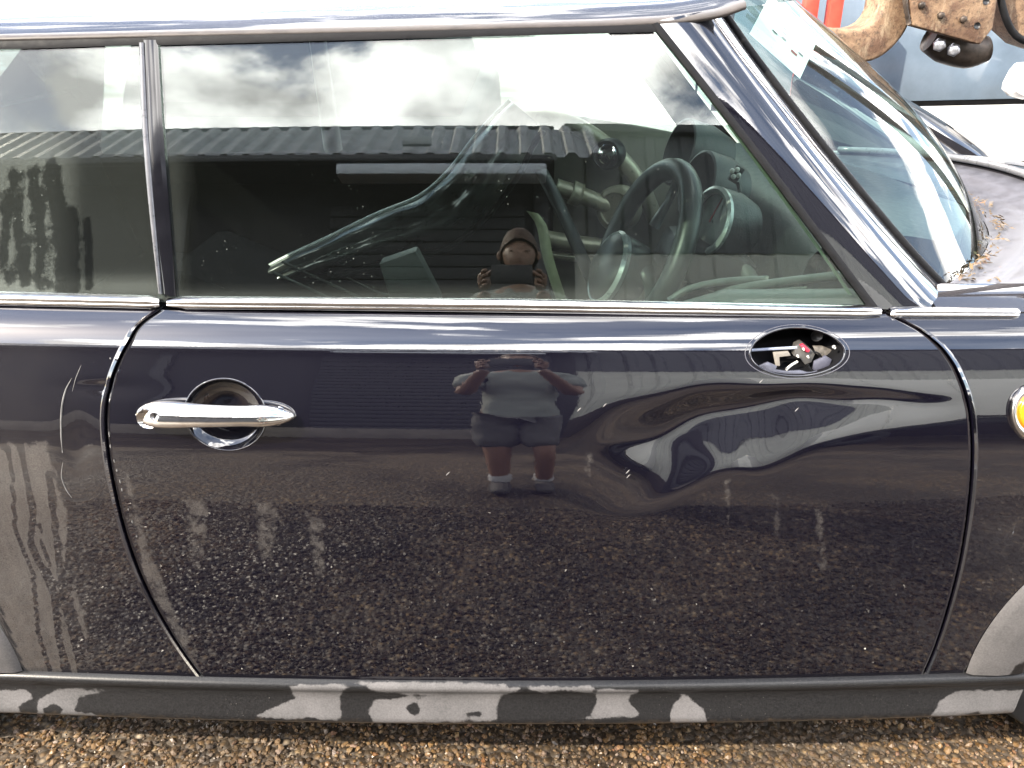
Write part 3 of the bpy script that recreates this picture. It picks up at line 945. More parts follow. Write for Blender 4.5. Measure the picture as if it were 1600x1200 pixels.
def arch(name, xc, a0, a1, dryfn):
    n, m = 90, 12
    P = np.zeros((n, m, 3))
    for i in range(n):
        a = R(a0+(a1-a0)*i/(n-1))
        for j in range(m):
            t = j/(m-1)
            rr = FR_ + .002 - .118*t
            X, Z = xc+rr*math.cos(a), AX_Z+rr*math.sin(a)
            off = .001 if j == 0 else (.006+.008*min(1, t*2.2) if j < m-2 else (.010 if j < m-1 else -.05))
            Z_ = max(Z, .25)
            P[i, j] = (X, float(side(X, min(Z_, .6)))-off, Z)
    PX, PY = projv(P)
    return grid_obj(name, P, M['trim'], car, flip=False, attrs=dict(dry=dryfn(PX, PY).ravel()))
arch('wheel_arch_trim', FX, 183.6, -8, lambda px, py: np.clip(1-1.2*poly_mask(px, py, [(1560, 1080), (1590, 1040), (1640, 1020), (1640, 1090)], 14), 0, 1))
arch('wheel_arch_trim', RX, 188, -3.6, lambda px, py: np.full(px.shape, .8))

# wheels (mostly outside the frame)
def lathe(name, prof, c, axis_y, mat, parent, n=48):
    P = np.zeros((n, len(prof), 3))
    for i in range(n):
        a = 2*math.pi*i/n
        for j, (r_, y) in enumerate(prof):
            P[i, j] = (c[0]+r_*math.cos(a), c[1]+axis_y*y, c[2]+r_*math.sin(a))
    return grid_obj(name, P, mat, parent, closed_u=True, flip=axis_y < 0, auto=40)
M['tyre'] = simple('tyre_rubber', (.018, .018, .018), .8, noise=.3)
M['alloy'] = simple('silver_alloy', (.50, .50, .52), .3, .9, noise=.1)
for X in (FX, RX):
    for yy, sg in ((1.27, 1), (2*YC-1.27, -1)):
        w = empty('wheel', (0, 0, 0), car)
        w.location = Vector((X, yy-YC, AX_Z))
        cw = (X, yy, AX_Z)
        lathe('tyre', [(.19, .02), (.215, -.005), (.26, -.012), (.29, .0), (.305, .03), (.308, .09), (.305, .15), (.29, .18), (.2, .18)], cw, sg, M['tyre'], w)
        lathe('rim', [(.205, .0), (.20, .012), (.185, .03), (.18, .14)], cw, sg, M['alloy'], w)
        bm = bmesh.new()
        for k in range(5):
            a = 2*math.pi*k/5+.3
            box_bm(bm, (cw[0]+.11*math.cos(a), cw[1]+sg*.03, cw[2]+.11*math.sin(a)), (.17, .02, .04), Matrix.Rotation(-a, 3, 'Y'), .005)
        box_bm(bm, (cw[0], cw[1]+sg*.03, cw[2]), (.08, .025, .08), None, .01)
        bm_obj('spokes', bm, M['alloy'], w, smooth=True, auto=40)

# underbody and body ends
box('underbody', (.0, YC, .235), (2.9, 1.52, .06), M['inner'], car, bev=.01)
# ------------------------------------------------------------------ ground
def ground_material():
    m, nt, p = new_mat('wet_gravel_ground')
    n = N(nt); o = n.obj()
    c1 = n.vor(62, o, out='Color'); d1 = n.vor(62, o)
    s = n.new('ShaderNodeSeparateColor'); n.link(c1, s.inputs[0])
    base = n.ramp(s.outputs[0], [(0, (.028, .022, .016)), (.3, (.075, .05, .028)), (.6, (.15, .09, .040)), (.85, (.22, .15, .075)), (1, (.32, .26, .19))])
    big = n.map(n.noise(1.1, 5, .6, o), .42, .6)
    mid = n.noise(9, 5, .65, o)
    edge = n.map(d1, .25, .6)
    c = n.mix(edge, base, (.035, .026, .018, 1))
    c = n.mix(n.math('MULTIPLY', n.map(mid, .35, .65), .5), c, (.07, .048, .028, 1))
    c = n.mix(n.math('MULTIPLY', big, .65), c, (.020, .016, .013, 1))
    n.link(c, p.inputs['Base Color'])
    n.link(n.mixf(big, .7, .35), p.inputs['Roughness'])
    h = n.math('ADD', n.math('MULTIPLY', n.math('SUBTRACT', .6, d1), 1.0), n.math('MULTIPLY', mid, .6))
    n.link(n.bump(h, .7, .012), p.inputs['Normal'])
    return m
M['ground'] = ground_material()
# one sheet to the horizon, finely divided near the car
g = np.unique(np.r_[-1500, -500, -150, -60, -30, np.linspace(-16, 16, 129), 30, 60, 150, 500, 1500])
X, Y = np.meshgrid(g, g, indexing='ij')
Z = np.zeros_like(X)
near = (np.abs(X) < 16) & (np.abs(Y) < 16)
for i, j in zip(*np.where(near)):
    k = min(1.0, max(0.0, (14-max(abs(X[i, j]), abs(Y[i, j])))/3))
    Z[i, j] = k*(.016*mnoise.noise((X[i, j]*.7, Y[i, j]*.7, 1.3))+.008*mnoise.noise((X[i, j]*2.3, Y[i, j]*2.3, 4.1)))
ground = grid_obj('ground', np.stack([X, Y, Z], -1), M['ground'])
tag(ground, 'brown wet gravel yard', kind='structure')

# loose gravel as real stones
ico = bmesh.new(); bmesh.ops.create_icosphere(ico, subdivisions=1, radius=1.0)
iv = np.array([v.co[:] for v in ico.verts]); it = np.array([[v.index for v in f.verts] for f in ico.faces]); ico.free()
def gravel(name, n, x0, x1, y0, y1, r0, r1, seed, dens=None):
    g_ = np.random.default_rng(seed)
    x = g_.uniform(x0, x1, n); y = g_.uniform(y0, y1, n)
    r = r0*(r1/r0)**(g_.random(n)**1.7)
    ang = g_.uniform(0, 2*np.pi, n)
    sc = np.stack([g_.uniform(.8, 1.35, n), g_.uniform(.7, 1.1, n), g_.uniform(.45, .8, n)], 1)*r[:, None]
    nv = len(iv)
    jit = 1+g_.normal(0, .13, (n, nv, 1))
    v = iv[None]*jit*sc[:, None, :]
    ca, sa = np.cos(ang)[:, None], np.sin(ang)[:, None]
    tx = g_.normal(0, .3, (n, 1))
    vx = v[..., 0]*ca-v[..., 1]*sa; vy = v[..., 0]*sa+v[..., 1]*ca; vz = v[..., 2]+tx*v[..., 0]
    z0 = np.array([mnoise.noise((a*.7, b*.7, 1.3))*.016+mnoise.noise((a*2.3, b*2.3, 4.1))*.008 for a, b in zip(x, y)])
    vz = vz + (z0+r*g_.uniform(.05, .5, n))[:, None]
    V = np.stack([vx+x[:, None], vy+y[:, None], vz], -1).reshape(-1, 3).astype(np.float32)
    T = (it[None]+(np.arange(n)*nv)[:, None, None]).reshape(-1, 3).astype(np.int32)
    me = bpy.data.meshes.new(name)
    me.vertices.add(len(V)); me.vertices.foreach_set('co', V.ravel())
    me.loops.add(T.size); me.loops.foreach_set('vertex_index', T.ravel())
    me.polygons.add(len(T)); me.polygons.foreach_set('loop_start', np.arange(0, T.size, 3, dtype=np.int32))
    me.update(calc_edges=True)
    me.polygons.foreach_set('use_smooth', np.zeros(len(T), bool))
    a = me.attributes.new('tone', 'FLOAT', 'POINT')
    a.data.foreach_set('value', np.repeat(g_.random(n), nv).astype(np.float32))
    a = me.attributes.new('wet', 'FLOAT', 'POINT')
    a.data.foreach_set('value', np.repeat(g_.random(n), nv).astype(np.float32))
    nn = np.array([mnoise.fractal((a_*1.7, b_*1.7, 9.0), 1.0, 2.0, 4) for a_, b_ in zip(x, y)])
    reflect_dim = np.clip((1.16-y)/.10+nn*1.6, 0, 1)*np.clip((x+1.05)/.25+nn, 0, 1)  # stones before the door are coloured darker to dim their reflection in it
    a = me.attributes.new('reflect_dim', 'FLOAT', 'POINT')
    a.data.foreach_set('value', np.repeat(reflect_dim, nv).astype(np.float32))
    me.materials.append(M['stone'])
    o = bpy.data.objects.new(name, me); col.objects.link(o)
    return o
def stone_material():
    m, nt, p = new_mat('gravel_stones')
    n = N(nt); o = n.obj()
    t = n.attr('tone'); w = n.attr('wet')
    c = n.ramp(t, [(0, (0.013, 0.009, 0.007)), (.16, (0.043, 0.024, 0.010)), (.36, (0.111, 0.061, 0.022)), (.58, (0.172, 0.102, 0.044)), (.72, (0.073, 0.050, 0.035)), (.84, (0.216, 0.143, 0.072)), (.93, (0.130, 0.052, 0.019)), (1, (0.251, 0.205, 0.171))])
    c = n.mix(n.map(n.noise(420, 3, .6, o), .35, .7, 0, .45), c, (.05, .034, .02, 1))
    patch = n.map(n.noise(2.4, 4, .6, o), .46, .60)
    c = n.mix(n.math('MULTIPLY', patch, .75), c, (.045, .032, .022, 1))
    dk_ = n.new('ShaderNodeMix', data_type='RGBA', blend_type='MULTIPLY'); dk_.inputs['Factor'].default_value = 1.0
    n.link(c, dk_.inputs[6]); n.link(n.mix(n.attr('reflect_dim'), (1, 1, 1, 1), (.22, .185, .15, 1)), dk_.inputs[7])
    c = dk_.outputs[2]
    n.link(c, p.inputs['Base Color'])
    n.link(n.map(w, 0, 1, .25, .8), p.inputs['Roughness'])
    return m
M['stone'] = stone_material()
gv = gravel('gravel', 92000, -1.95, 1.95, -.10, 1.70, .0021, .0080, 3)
tag(gv, 'loose brown and ochre gravel in front of the car', 'gravel', kind='stuff')

# ------------------------------------------------------------------ workshop behind the photographer, seen mirrored in the car
WY = -7.0
M['cladding'] = simple('dark_timber_cladding', (.030, .028, .032), .75, noise=.35, nscale=6)
M['sheet'] = simple('grey_corrugated_sheet', (.30, .31, .33), .5, noise=.3, nscale=5)
M['cap'] = simple('dark_ridge_cap', (.045, .045, .05), .5, noise=.2)
M['pale_beam'] = simple('pale_painted_steel', (.62, .66, .72), .5, noise=.08, nscale=8)
M['void'] = simple('dark_shutter', (.022, .022, .025), .6, noise=.3, nscale=12)
shop = empty('workshop_building', (0, WY, 0))
tag(shop, 'dark workshop with steep corrugated metal eaves mirrored in the car windows', 'building')
WX0, WX1 = -15.0, .60
EZ0, EZ1, EY = 5.50, 6.62, 1.02
box('wall', ((WX0+WX1)/2, WY-.9, 2.75), (WX1-WX0, .3, 5.5), M['cladding'], shop, bev=.02)
k = 0
pitch = .34
x = WX0
while x < WX1-1e-6:
    xs_ = []
    for q in range(4):
        b = x+q*pitch
        xs_ += [(b, 0), (b+.13, 0), (b+.18, .085), (b+.28, .085)]
    xs_.append((x+4*pitch, 0))
    n_ = Vector((0, EZ1-EZ0, EY)).normalized()
    P = np.zeros((len(xs_), 2, 3))
    for i, (xx, h) in enumerate(xs_):
        P[i, 0] = (xx, WY+.15+n_.y*h, EZ0+n_.z*h); P[i, 1] = (xx, WY+.15-EY+n_.y*h, EZ1+n_.z*h)
    grid_obj('roof_sheet', P, M['sheet'], shop, smooth=False, flip=True)
    x += 4*pitch
box('ridge_cap', ((WX0+WX1)/2, WY-1.09, EZ1+.07), (WX1-WX0+.2, .36, .10), M['cap'], shop, bev=.03)
box('gutter', ((WX0+WX1)/2, WY+.20, EZ0-.06), (WX1-WX0+.1, .16, .13), M['cap'], shop, bev=.03)
box('soffit', ((WX0+WX1)/2, WY-.40, EZ0-.03), (WX1-WX0, 1.0, .05), M['cladding'], shop, bev=0)
box('roof', ((WX0+WX1)/2, WY-5.3, EZ1-.10), (WX1-WX0, 8.2, .12), M['cap'], shop, bev=0)
box('shutter_housing', (-1.0, WY+.10, 5.22), (3.0, .40, .20), M['pale_beam'], shop, bev=.03)
for i in range(22):
    box('shutter_slat', (-1.3, WY-.70, 4.9-i*.22), (3.0, .06, .205), M['void'], shop, bev=.01)
box('floodlight', (-1.35, WY+.32, EZ0+.20), (.42, .10, .15), simple('grey_lamp_body', (.35, .37, .38), .4), shop, bev=.02)
for xx in (-9.5, -5.2, .45):
    box('wall_post', (xx, WY-.70, 2.72), (.22, .14, 5.44), M['cap'], shop, bev=.02)
box('plinth', ((WX0+WX1)/2, WY-.68, .25), (WX1-WX0, .12, .5), simple('concrete_plinth', (.16, .14, .12), .8, noise=.3, nscale=4), shop, bev=.01)

# pale box lorry standing to the right behind the photographer, mirrored in the dent
lor = empty('box_lorry', (5.4, -5.6, 0))
tag(lor, 'pale grey box lorry behind the photographer, mirrored right of the door', 'lorry')
M['lorry'] = simple('pale_grey_lorry_panel', (.78, .77, .70), .5, noise=.06, nscale=3)
box('cargo_box', (5.6, -5.7, 1.80), (6.4, 1.9, 1.60), M['lorry'], lor, bev=.04)
for k in range(7):
    box('box_rib', (2.6+k*1.0, -4.735, 1.80), (.05, .03, 1.54), M['lorry'], lor, bev=.006)
box('chassis', (5.6, -5.7, .80), (6.2, 1.3, .26), M['black'], lor, bev=.02)
for X in (3.4, 6.6, 7.7):
    lathe('tyre', [(.20, .02), (.24, -.01), (.38, -.01), (.43, .03), (.44, .14), (.42, .26), (.2, .27)], (X, -4.80, .44), -1, M['tyre'], lor, 40)

# paler warehouse next to the workshop
wh = empty('pale_warehouse', (9.0, -8.4, 0))
tag(wh, 'pale grey metal warehouse right of the workshop, mirrored in the door dent', 'building')
M['sheet_dark'] = simple('dark_grey_upper_sheet', (.075, .077, .085), .5, noise=.2, nscale=3)
M['wh_wall'] = simple('pale_grey_metal_wall', (.48, .48, .43), .5, noise=.12, nscale=2)
x = .95
while x < 16.0:
    P = np.zeros((9, 2, 3))
    for i, (dx, h) in enumerate(((0, 0), (.18, 0), (.22, .04), (.33, .04), (.37, 0), (.68, 0), (.72, .04), (.83, .04), (.87, 0))):
        P[i, 0] = (x+dx*1.15, -8.0+h, .9); P[i, 1] = (x+dx*1.15, -8.0+h, 4.25)
    grid_obj('wall_sheet', P, M['wh_wall'], wh, smooth=False, flip=True)
    P = P.copy(); P[:, 0, 2] = 4.25; P[:, 1, 2] = 6.55; P[..., 1] += .03
    grid_obj('upper_sheet', P, M['sheet_dark'], wh, smooth=False, flip=True)
    x += 1.0005
box('wall_core', (8.5, -8.3, 3.27), (15.1, .5, 6.50), M['wh_wall'], wh, bev=.02)
box('base_wall', (8.5, -7.95, .45), (15.1, .16, .92), simple('dark_brick_base', (.045, .035, .032), .8, noise=.4, nscale=8), wh, bev=.01)
box('eaves', (8.5, -8.05, 6.64), (15.3, .5, .18), M['cap'], wh, bev=.03)
box('side_wall', (1.03, -11.2, 3.27), (.2, 5.4, 6.5), M['wh_wall'], wh, bev=.01)
box('gap_blocking_wall', (.76, -8.1, 3.1), (.42, .5, 6.2), M['cladding'], wh, bev=.01)  # added to block the bright sliver of sky mirrored between the buildings
# ------------------------------------------------------------------ the photographer, mirrored in door and glass
def skin_mesh(name, verts, edges, radii, mat, parent=None, sub=2, root=0, fold=0.0):
    me = bpy.data.meshes.new(name)
    me.from_pydata([tuple(v) for v in verts], edges, [])
    o = bpy.data.objects.new(name, me); col.objects.link(o)
    md = o.modifiers.new('skin', 'SKIN'); md.use_smooth_shade = True
    for i, r_ in enumerate(radii):
        sv = me.skin_vertices[0].data[i]
        sv.radius = (r_, r_) if isinstance(r_, (int, float)) else r_
        sv.use_root = i == root
    s = o.modifiers.new('sub', 'SUBSURF'); s.levels = sub; s.render_levels = sub
    dg = bpy.context.evaluated_depsgraph_get()
    ev = o.evaluated_get(dg)
    m2 = bpy.data.meshes.new_from_object(ev, depsgraph=dg)
    bpy.data.objects.remove(o)
    if fold:
        for v in m2.vertices:
            c = v.co
            v.co = c + v.normal*fold*(mnoise.noise((c.x*14, c.y*14, c.z*9))+.6*mnoise.noise((c.x*31, c.y*31, c.z*22)))
    m2.materials.clear(); m2.materials.append(mat)
    m2.polygons.foreach_set('use_smooth', [True]*len(m2.polygons))
    o2 = bpy.data.objects.new(name, m2); col.objects.link(o2)
    if parent:
        o2.parent = parent; o2.matrix_parent_inverse = Matrix.Translation(parent_world(parent)).inverted()
    return o2
M['skin'] = simple('skin', (.20, .11, .07), .5, noise=.08)
M['shirt'] = simple('pale_grey_green_shirt', (.19, .205, .185), .8, noise=.1, nscale=14)
M['shorts'] = simple('grey_shorts', (.085, .083, .08), .85, noise=.2)
M['sock'] = simple('white_socks', (.45, .44, .44), .85, noise=.08)
M['shoe'] = simple('grey_shoes', (.05, .045, .042), .7, noise=.3)
M['eye'] = simple('eye_shade', (.13, .08, .055), .5)
M['hair'] = simple('brown_hair', (.07, .035, .02), .7, noise=.4, nscale=120)
PXo, PYo = .03, -.42
person = empty('person', (PXo, PYo, 0))
tag(person, 'person in pale shirt, shorts and white socks holding up a phone, mirrored in the door', 'person')
def pp(x, y, z): return (PXo+x, PYo+y, z)
# continuous body: pelvis, spine, neck, arms to the wrists, legs to the ankles
bv = [pp(0, -.02, .95), pp(0, -.02, 1.12), pp(0, -.01, 1.30), pp(0, 0, 1.43), pp(0, .025, 1.52),
      pp(-.18, 0, 1.40), pp(-.205, .11, 1.15), pp(-.125, .345, 1.395), pp(.18, 0, 1.40), pp(.205, .11, 1.15), pp(.075, .345, 1.395),
      pp(-.085, -.02, .88), pp(-.085, .0, .50), pp(-.08, -.03, .09), pp(.085, -.02, .88), pp(.105, .07, .50), pp(.10, -.06, .09)]
be = [(0, 1), (1, 2), (2, 3), (3, 4), (3, 5), (5, 6), (6, 7), (3, 8), (8, 9), (9, 10), (0, 11), (11, 12), (12, 13), (0, 14), (14, 15), (15, 16)]
br = [(.14, .11), (.13, .10), (.145, .105), (.085, .08), .055, .06, .042, .028, .06, .042, .028, .088, .058, .040, .088, .058, .040]
skin_mesh('body', bv, be, br, M['skin'], person)
# clothing follows the same joints slightly larger
skin_mesh('shirt', [pp(0, -.02, .80), pp(0, -.02, 1.12), pp(0, -.01, 1.30), pp(0, 0, 1.435), pp(-.185, .0, 1.405), pp(-.20, .075, 1.225), pp(.185, 0, 1.405), pp(.20, .075, 1.225)],
          [(0, 1), (1, 2), (2, 3), (3, 4), (4, 5), (3, 6), (6, 7)], [(.178, .150), (.155, .122), (.162, .122), (.09, .085), .078, .066, .078, .066], M['shirt'], person, sub=3, fold=.014)
skin_mesh('shorts', [pp(0, -.02, 1.03), pp(-.085, -.02, .84), pp(-.085, -.005, .55), pp(.085, -.02, .84), pp(.10, .055, .55)], [(0, 1), (1, 2), (0, 3), (3, 4)],
          [(.165, .13), .115, .098, .115, .098], M['shorts'], person, sub=3, fold=.012)
for ax, ay in ((-.08, -.03), (.10, -.06)):
    skin_mesh('sock', [pp(ax, ay, .24), pp(ax, ay, .14), pp(ax, ay+.01, .07)], [(0, 1), (1, 2)], [.052, .052, .05], M['sock'], person)
    skin_mesh('shoe', [pp(ax, ay-.07, .045), pp(ax, ay+.02, .06), pp(ax, ay+.11, .045), pp(ax, ay+.19, .038)], [(0, 1), (1, 2), (2, 3)], [(.042, .045), (.048, .055), (.05, .045), (.04, .034)], M['shoe'], person)
# head, tilted down to the phone
hc = np.array(pp(0, .045, 1.64))
n_, m_ = 28, 20
P = np.zeros((n_, m_, 3))
tilt = R(-14)
for i in range(n_):
    a = 2*math.pi*i/n_
    for j in range(m_):
        b = math.pi*j/(m_-1)
        x, y, z = .070*math.sin(b)*math.sin(a), .094*math.sin(b)*math.cos(a), .115*math.cos(b)
        if z < 0: x *= 1-.28*(-z/.118); y *= 1-.12*(-z/.118)
        if y > 0:
            y += .011*math.exp(-(x/.013)**2-((z+.012)/.024)**2)                       # nose
            y -= .010*(math.exp(-((x-.032)/.016)**2-((z-.012)/.012)**2)+math.exp(-((x+.032)/.016)**2-((z-.012)/.012)**2))
            y += .005*math.exp(-(x/.022)**2-((z+.052)/.008)**2)
        P[i, j] = hc+np.array([x, y*math.cos(tilt)-z*math.sin(tilt)*-1*.0-(-z)*math.sin(tilt), z*math.cos(tilt)+y*math.sin(tilt)])
grid_obj('head', P, M['skin'], person, closed_u=True)
for sx in (-1, 1):
    skin_mesh('ear', [hc+np.array([sx*.076, -.005, .02]), hc+np.array([sx*.084, -.012, .0]), hc+np.array([sx*.078, -.006, -.022])], [(0, 1), (1, 2)], [.010, .012, .007], M['skin'], person, sub=1)
    ec = hc+np.array([sx*.032, .080, -.006])
    Pe = np.array([[ec+.008*np.array([math.sin(b)*math.cos(a), math.cos(b)*.8, math.sin(b)*math.sin(a)*.6]) for b in np.linspace(0, math.pi, 6)] for a in np.linspace(0, 2*math.pi, 10, endpoint=False)])
    grid_obj('eye', Pe, M['eye'], person, closed_u=True)
Pl = np.array([[hc+np.array([.022*math.cos(a)*math.sin(b), .088+.006*math.cos(b), -.072+.006*math.sin(a)*math.sin(b)]) for b in np.linspace(0, math.pi/2, 5)] for a in np.linspace(0, 2*math.pi, 14, endpoint=False)])
grid_obj('mouth', Pl, simple('lips', (.15, .065, .05), .5), person, closed_u=True)
Ph = np.zeros((n_, 12, 3))
for i in range(n_):
    a = 2*math.pi*i/n_
    for j in range(12):
        lim = math.pi*(.37+.27*(.5-.5*math.cos(a))**.8)
        b = lim*j/11
        k = 1.06+.05*mnoise.noise((3*math.sin(a)+j*.4, 3*math.cos(a), 2.0))
        Ph[i, j] = hc+np.array([.077*k*math.sin(b)*math.sin(a), .100*k*math.sin(b)*math.cos(a)-.022, .122*k*math.cos(b)+.003])
grid_obj('hair', Ph, M['hair'], person, closed_u=True)
# hands gripping the two short ends of the phone
for sx, wrist in ((-1, bv[7]), (1, bv[10])):
    ex = sx*.082
    w = np.array(wrist)
    palm = np.array([ex+sx*.026, -.055, 1.425])
    hv = [w, palm, palm+np.array([0, .012, .024])]; he = [(0, 1), (1, 2)]; hr = [.027, (.030, .022), .020]
    for q in range(4):
        z = 1.455-.019*q
        base = np.array([ex+sx*.022, -.034, z-.004]); b1 = np.array([ex+sx*(.020-.001*q), -.012, z]); b2 = np.array([ex+sx*.004, -.0062, z+.002]); b3 = np.array([ex-sx*(.010-.003*(q == 3)), -.0045-.003, z+.003])
        i0 = len(hv); hv += [base, b1, b2]; he += [(1, i0), (i0, i0+1), (i0+1, i0+2)]; hr += [.0095, .0088, .0076]
    i0 = len(hv)
    hv += [np.array([ex+sx*.010, -.058, 1.452]), np.array([ex-sx*.014, -.044, 1.462]), np.array([ex-sx*.034, -.026, 1.464])]
    he += [(1, i0), (i0, i0+1), (i0+1, i0+2)]; hr += [.012, .0100, .0085]
    skin_mesh('hand', hv, he, hr, M['skin'], person, sub=1)
ph = empty('phone', (0, -.012, 1.45))
tag(ph, 'black phone held up in both hands, mirrored in the window', 'phone')
box('phone_case', (.0, -.0125, 1.442), (.148, .0085, .074), M['black'], ph, bev=.003)
box('phone_screen', (.0, -.0172, 1.442), (.138, .0008, .066), M['black_gloss'], ph, bev=0)
# ------------------------------------------------------------------ far side and ends of the body
def sidegrid(x0, x1, n, m, mir):
    xs = np.linspace(x0, x1, n); P = np.zeros((n, m, 3))
    for i, x in enumerate(xs):
        zb_, zt = float(zbot(x)), float(zbelt(x))
        for j in range(m):
            z = zb_+(zt-zb_)*(1-(1-j/(m-1))**1.6)
            P[i, j] = (x, float(side(x, z)), z)
    return mirror(P) if mir else P
grid_obj('far_side_panel', sidegrid(-1.78, 1.86, 90, 30, True), M['paint'], car, flip=True)
def glassgrid(pl, n=12):
    """far glazing: the near window outline mirrored"""
    (l0, r0), (l1, r1) = pl
    P = np.zeros((n, n, 3))
    for j in range(n):
        t = j/(n-1)
        l = np.array(l0)*(1-t)+np.array(l1)*t; r = np.array(r0)*(1-t)+np.array(r1)*t
        for i in range(n):
            s = i/(n-1); q = l*(1-s)+r*s
            P[i, j] = on_glass(*q)
    return mirror(P)
grid_obj('far_window', glassgrid((((246, 472), (1366, 480)), ((240, 60), (1020, 38)))), M['glass_far'], car, flip=True)
grid_obj('far_quarter_window', glassgrid((((-420, 466), (256, 466)), ((-330, 74), (226, 60)))), M['glass_far'], car, flip=True)
a, b = on_glass(248, 466), on_glass(236, 58)
tube('far_pillar', mirror(np.array([a, b])), [.03, .025], M['black'], car, n=8)
# tailgate with rear window
P = np.zeros((20, 24, 3))
ce, cb = on_glass(-420, 470), on_glass(-470, 70)
for i in range(20):
    t = i/19
    for j in range(24):
        s = j/23
        if t < .6:
            z = .30+(.97-.30)*t/.6; y0 = float(side(-1.78, z)); x0 = -1.78-.06*math.sin(math.pi*t/.6*.5)
        else:
            q = (t-.6)/.4; z = .97+(cb[2]-.97)*q; y0 = float(glass_y(-1.5, z)); x0 = -1.84+(cb[0]+1.84)*q
        P[i, j] = (x0-.06*(1-(2*s-1)**2), y0+2*(YC-y0)*s, z)
grid_obj('tailgate', P[:12], M['paint'], car)
grid_obj('rear_window', P[12:], M['glass_far'], car)
# C pillar skins beside the tailgate
for mir in (0, 1):
    Q = np.zeros((8, 5, 3))
    for i in range(8):
        t = i/7
        a = on_glass(-410+90*t, 466+(74-466)*t); b = P[12+min(7, int(round(t*7))), 0]
        for j in range(5): Q[i, j] = a*(1-j/4)+b*(j/4)
    grid_obj('rear_pillar', mirror(Q) if mir else Q, M['paint'], car)

# ------------------------------------------------------------------ cabin
M['dash'] = simple('black_grained_dash', (.022, .024, .025), .42, noise=.3, nscale=60, bump=.5)
M['beige'] = simple('warm_grey_door_card', (.150, .140, .115), .6, noise=.12, nscale=20)
M['tube'] = simple('champagne_trim_tube', (.36, .33, .25), .32, .25, noise=.08)
M['seat'] = simple('black_seat_cloth', (.006, .006, .007), .9, noise=.3, nscale=80, spec=0.0)
M['grey_box'] = simple('grey_plastic_panel', (.07, .075, .07), .6, noise=.25, nscale=14)
M['door_inner'] = simple('grey_door_top', (.09, .10, .095), .45, noise=.15)
M['wheel_rim'] = simple('black_leather_rim', (.020, .024, .022), .38, noise=.25, nscale=90)
M['dial_ring'] = simple('pale_dial_ring', (.42, .44, .43), .3, .4, noise=.1)
M['floor'] = simple('black_carpet', (.003, .003, .003), .9, noise=.3, spec=0.0)

box('cabin_floor', (-.35, YC, .34), (2.5, 1.40, .08), M['floor'], car, bev=.02)
# far door card
card = prism('far_door_card', [tuple(at(x, y, 2.60)) for x, y in [(826, 178), (900, 182), (990, 196), (1090, 215), (1110, 300), (1060, 470), (820, 470), (700, 470), (760, 330), (800, 230)]], (0, .03, 0), M['beige'], car, bev=.006)
def Tb(pts, Y, rad, mat, name, n=14, k=20, parent=None):
    return tube(name, smooth_path([at(x, y, Y) for x, y in pts], k), rad, mat, parent or card, n=n)
Tb([(818, 186), (850, 184), (900, 197), (945, 226), (982, 262), (1006, 300), (1024, 345)], 2.56, .026, M['tube'], 'card_bow')
Tb([(868, 292), (905, 304), (940, 318), (966, 326)], 2.54, .026, M['tube'], 'pull_handle')
Tb([(892, 300), (908, 306)], 2.54, .036, M['tube'], 'handle_collar', k=4)
Tb([(850, 372), (895, 380), (945, 386)], 2.54, .026, M['tube'], 'card_rail')
Tb([(860, 398), (900, 403), (940, 405)], 2.55, .012, M['tube'], 'card_rail')
def disc_stack(name, c, axis, prof, mat, parent, n=32):
    ax = Vector(axis).normalized(); u = ax.orthogonal().normalized(); w = ax.cross(u)
    P = [[np.array(c)+np.array(ax)*d+r_*(math.cos(t)*np.array(u)+math.sin(t)*np.array(w)) for t in np.linspace(0, 2*math.pi, n, endpoint=False)] for r_, d in prof]
    return grid_obj(name, P, mat, parent, closed_v=True, auto=50)
c = at(950, 241, 2.53)
disc_stack('tweeter_ring', c, (-.5, -1, .1), [(.046, -.03), (.046, .008), (.040, .016), (.034, .010)], M['black'], card)
disc_stack('tweeter_cap', c, (-.5, -1, .1), [(.034, .009), (.028, .016), (.016, .021), (.002, .023)], M['chrome'], card)
c = at(966, 326, 2.52)
disc_stack('handle_boss', c, (-.6, -1, .1), [(.070, -.02), (.070, .012), (.062, .022), (.050, .024), (.047, .018), (.002, .018)], M['tube'], card)
# dash: swept section from windscreen base to fascia
dash_sec = [(1.02, .965), (.92, 1.005), (.80, 1.035), (.70, 1.050), (.62, 1.045), (.565, 1.02), (.545, .98), (.55, .90), (.60, .78), (.62, .60)]
ys = np.linspace(1.50, 2.57, 30)
P = np.array([[(x+.13*(1-((y-YC)/.6)**2)*(x > .8)+.05*(y-2.0)*0, y, z+.02*math.exp(-((y-1.75)/.18)**2)*(z > 1.0)) for x, z in smooth_path(dash_sec, 34)] for y in ys])
_wb = ws_P[:, int(np.argmin(np.abs(ws_P[0, :, 2]-1.0)))]
P[..., 0] = np.minimum(P[..., 0], np.interp(P[..., 1], _wb[:, 1], _wb[:, 0])-.045)
dash = grid_obj('dashboard', P, M['dash'], car, flip=True)
def hood(name, px, py, Y, r_, depth, parent, yaw=.22, lean=.30, ring_w=.010):
    c = at(px, py, Y); ax = Vector((-1, -yaw, lean)).normalized()
    disc_stack(name, c, ax, [(r_*.80, -depth), (r_*.98, -depth*.55), (r_, -.004), (r_, .004), (r_*.93, .006), (r_*.90, -.006)], M['dash'], parent)
    return c, ax
c, ax = hood('instrument_hood', 1062, 238, 2.15, .085, .12, dash)
c, ax = hood('instrument_hood', 1090, 292, 1.95, .085, .10, dash)
c, ax = hood('tachometer', 1112, 346, 1.72, .072, .085, dash, yaw=.34)
disc_stack('tachometer_ring', c+np.array(ax)*.004, ax, [(.072, -.004), (.073, .004), (.066, .008), (.058, .004), (.058, -.004)], M['dial_ring'], dash)
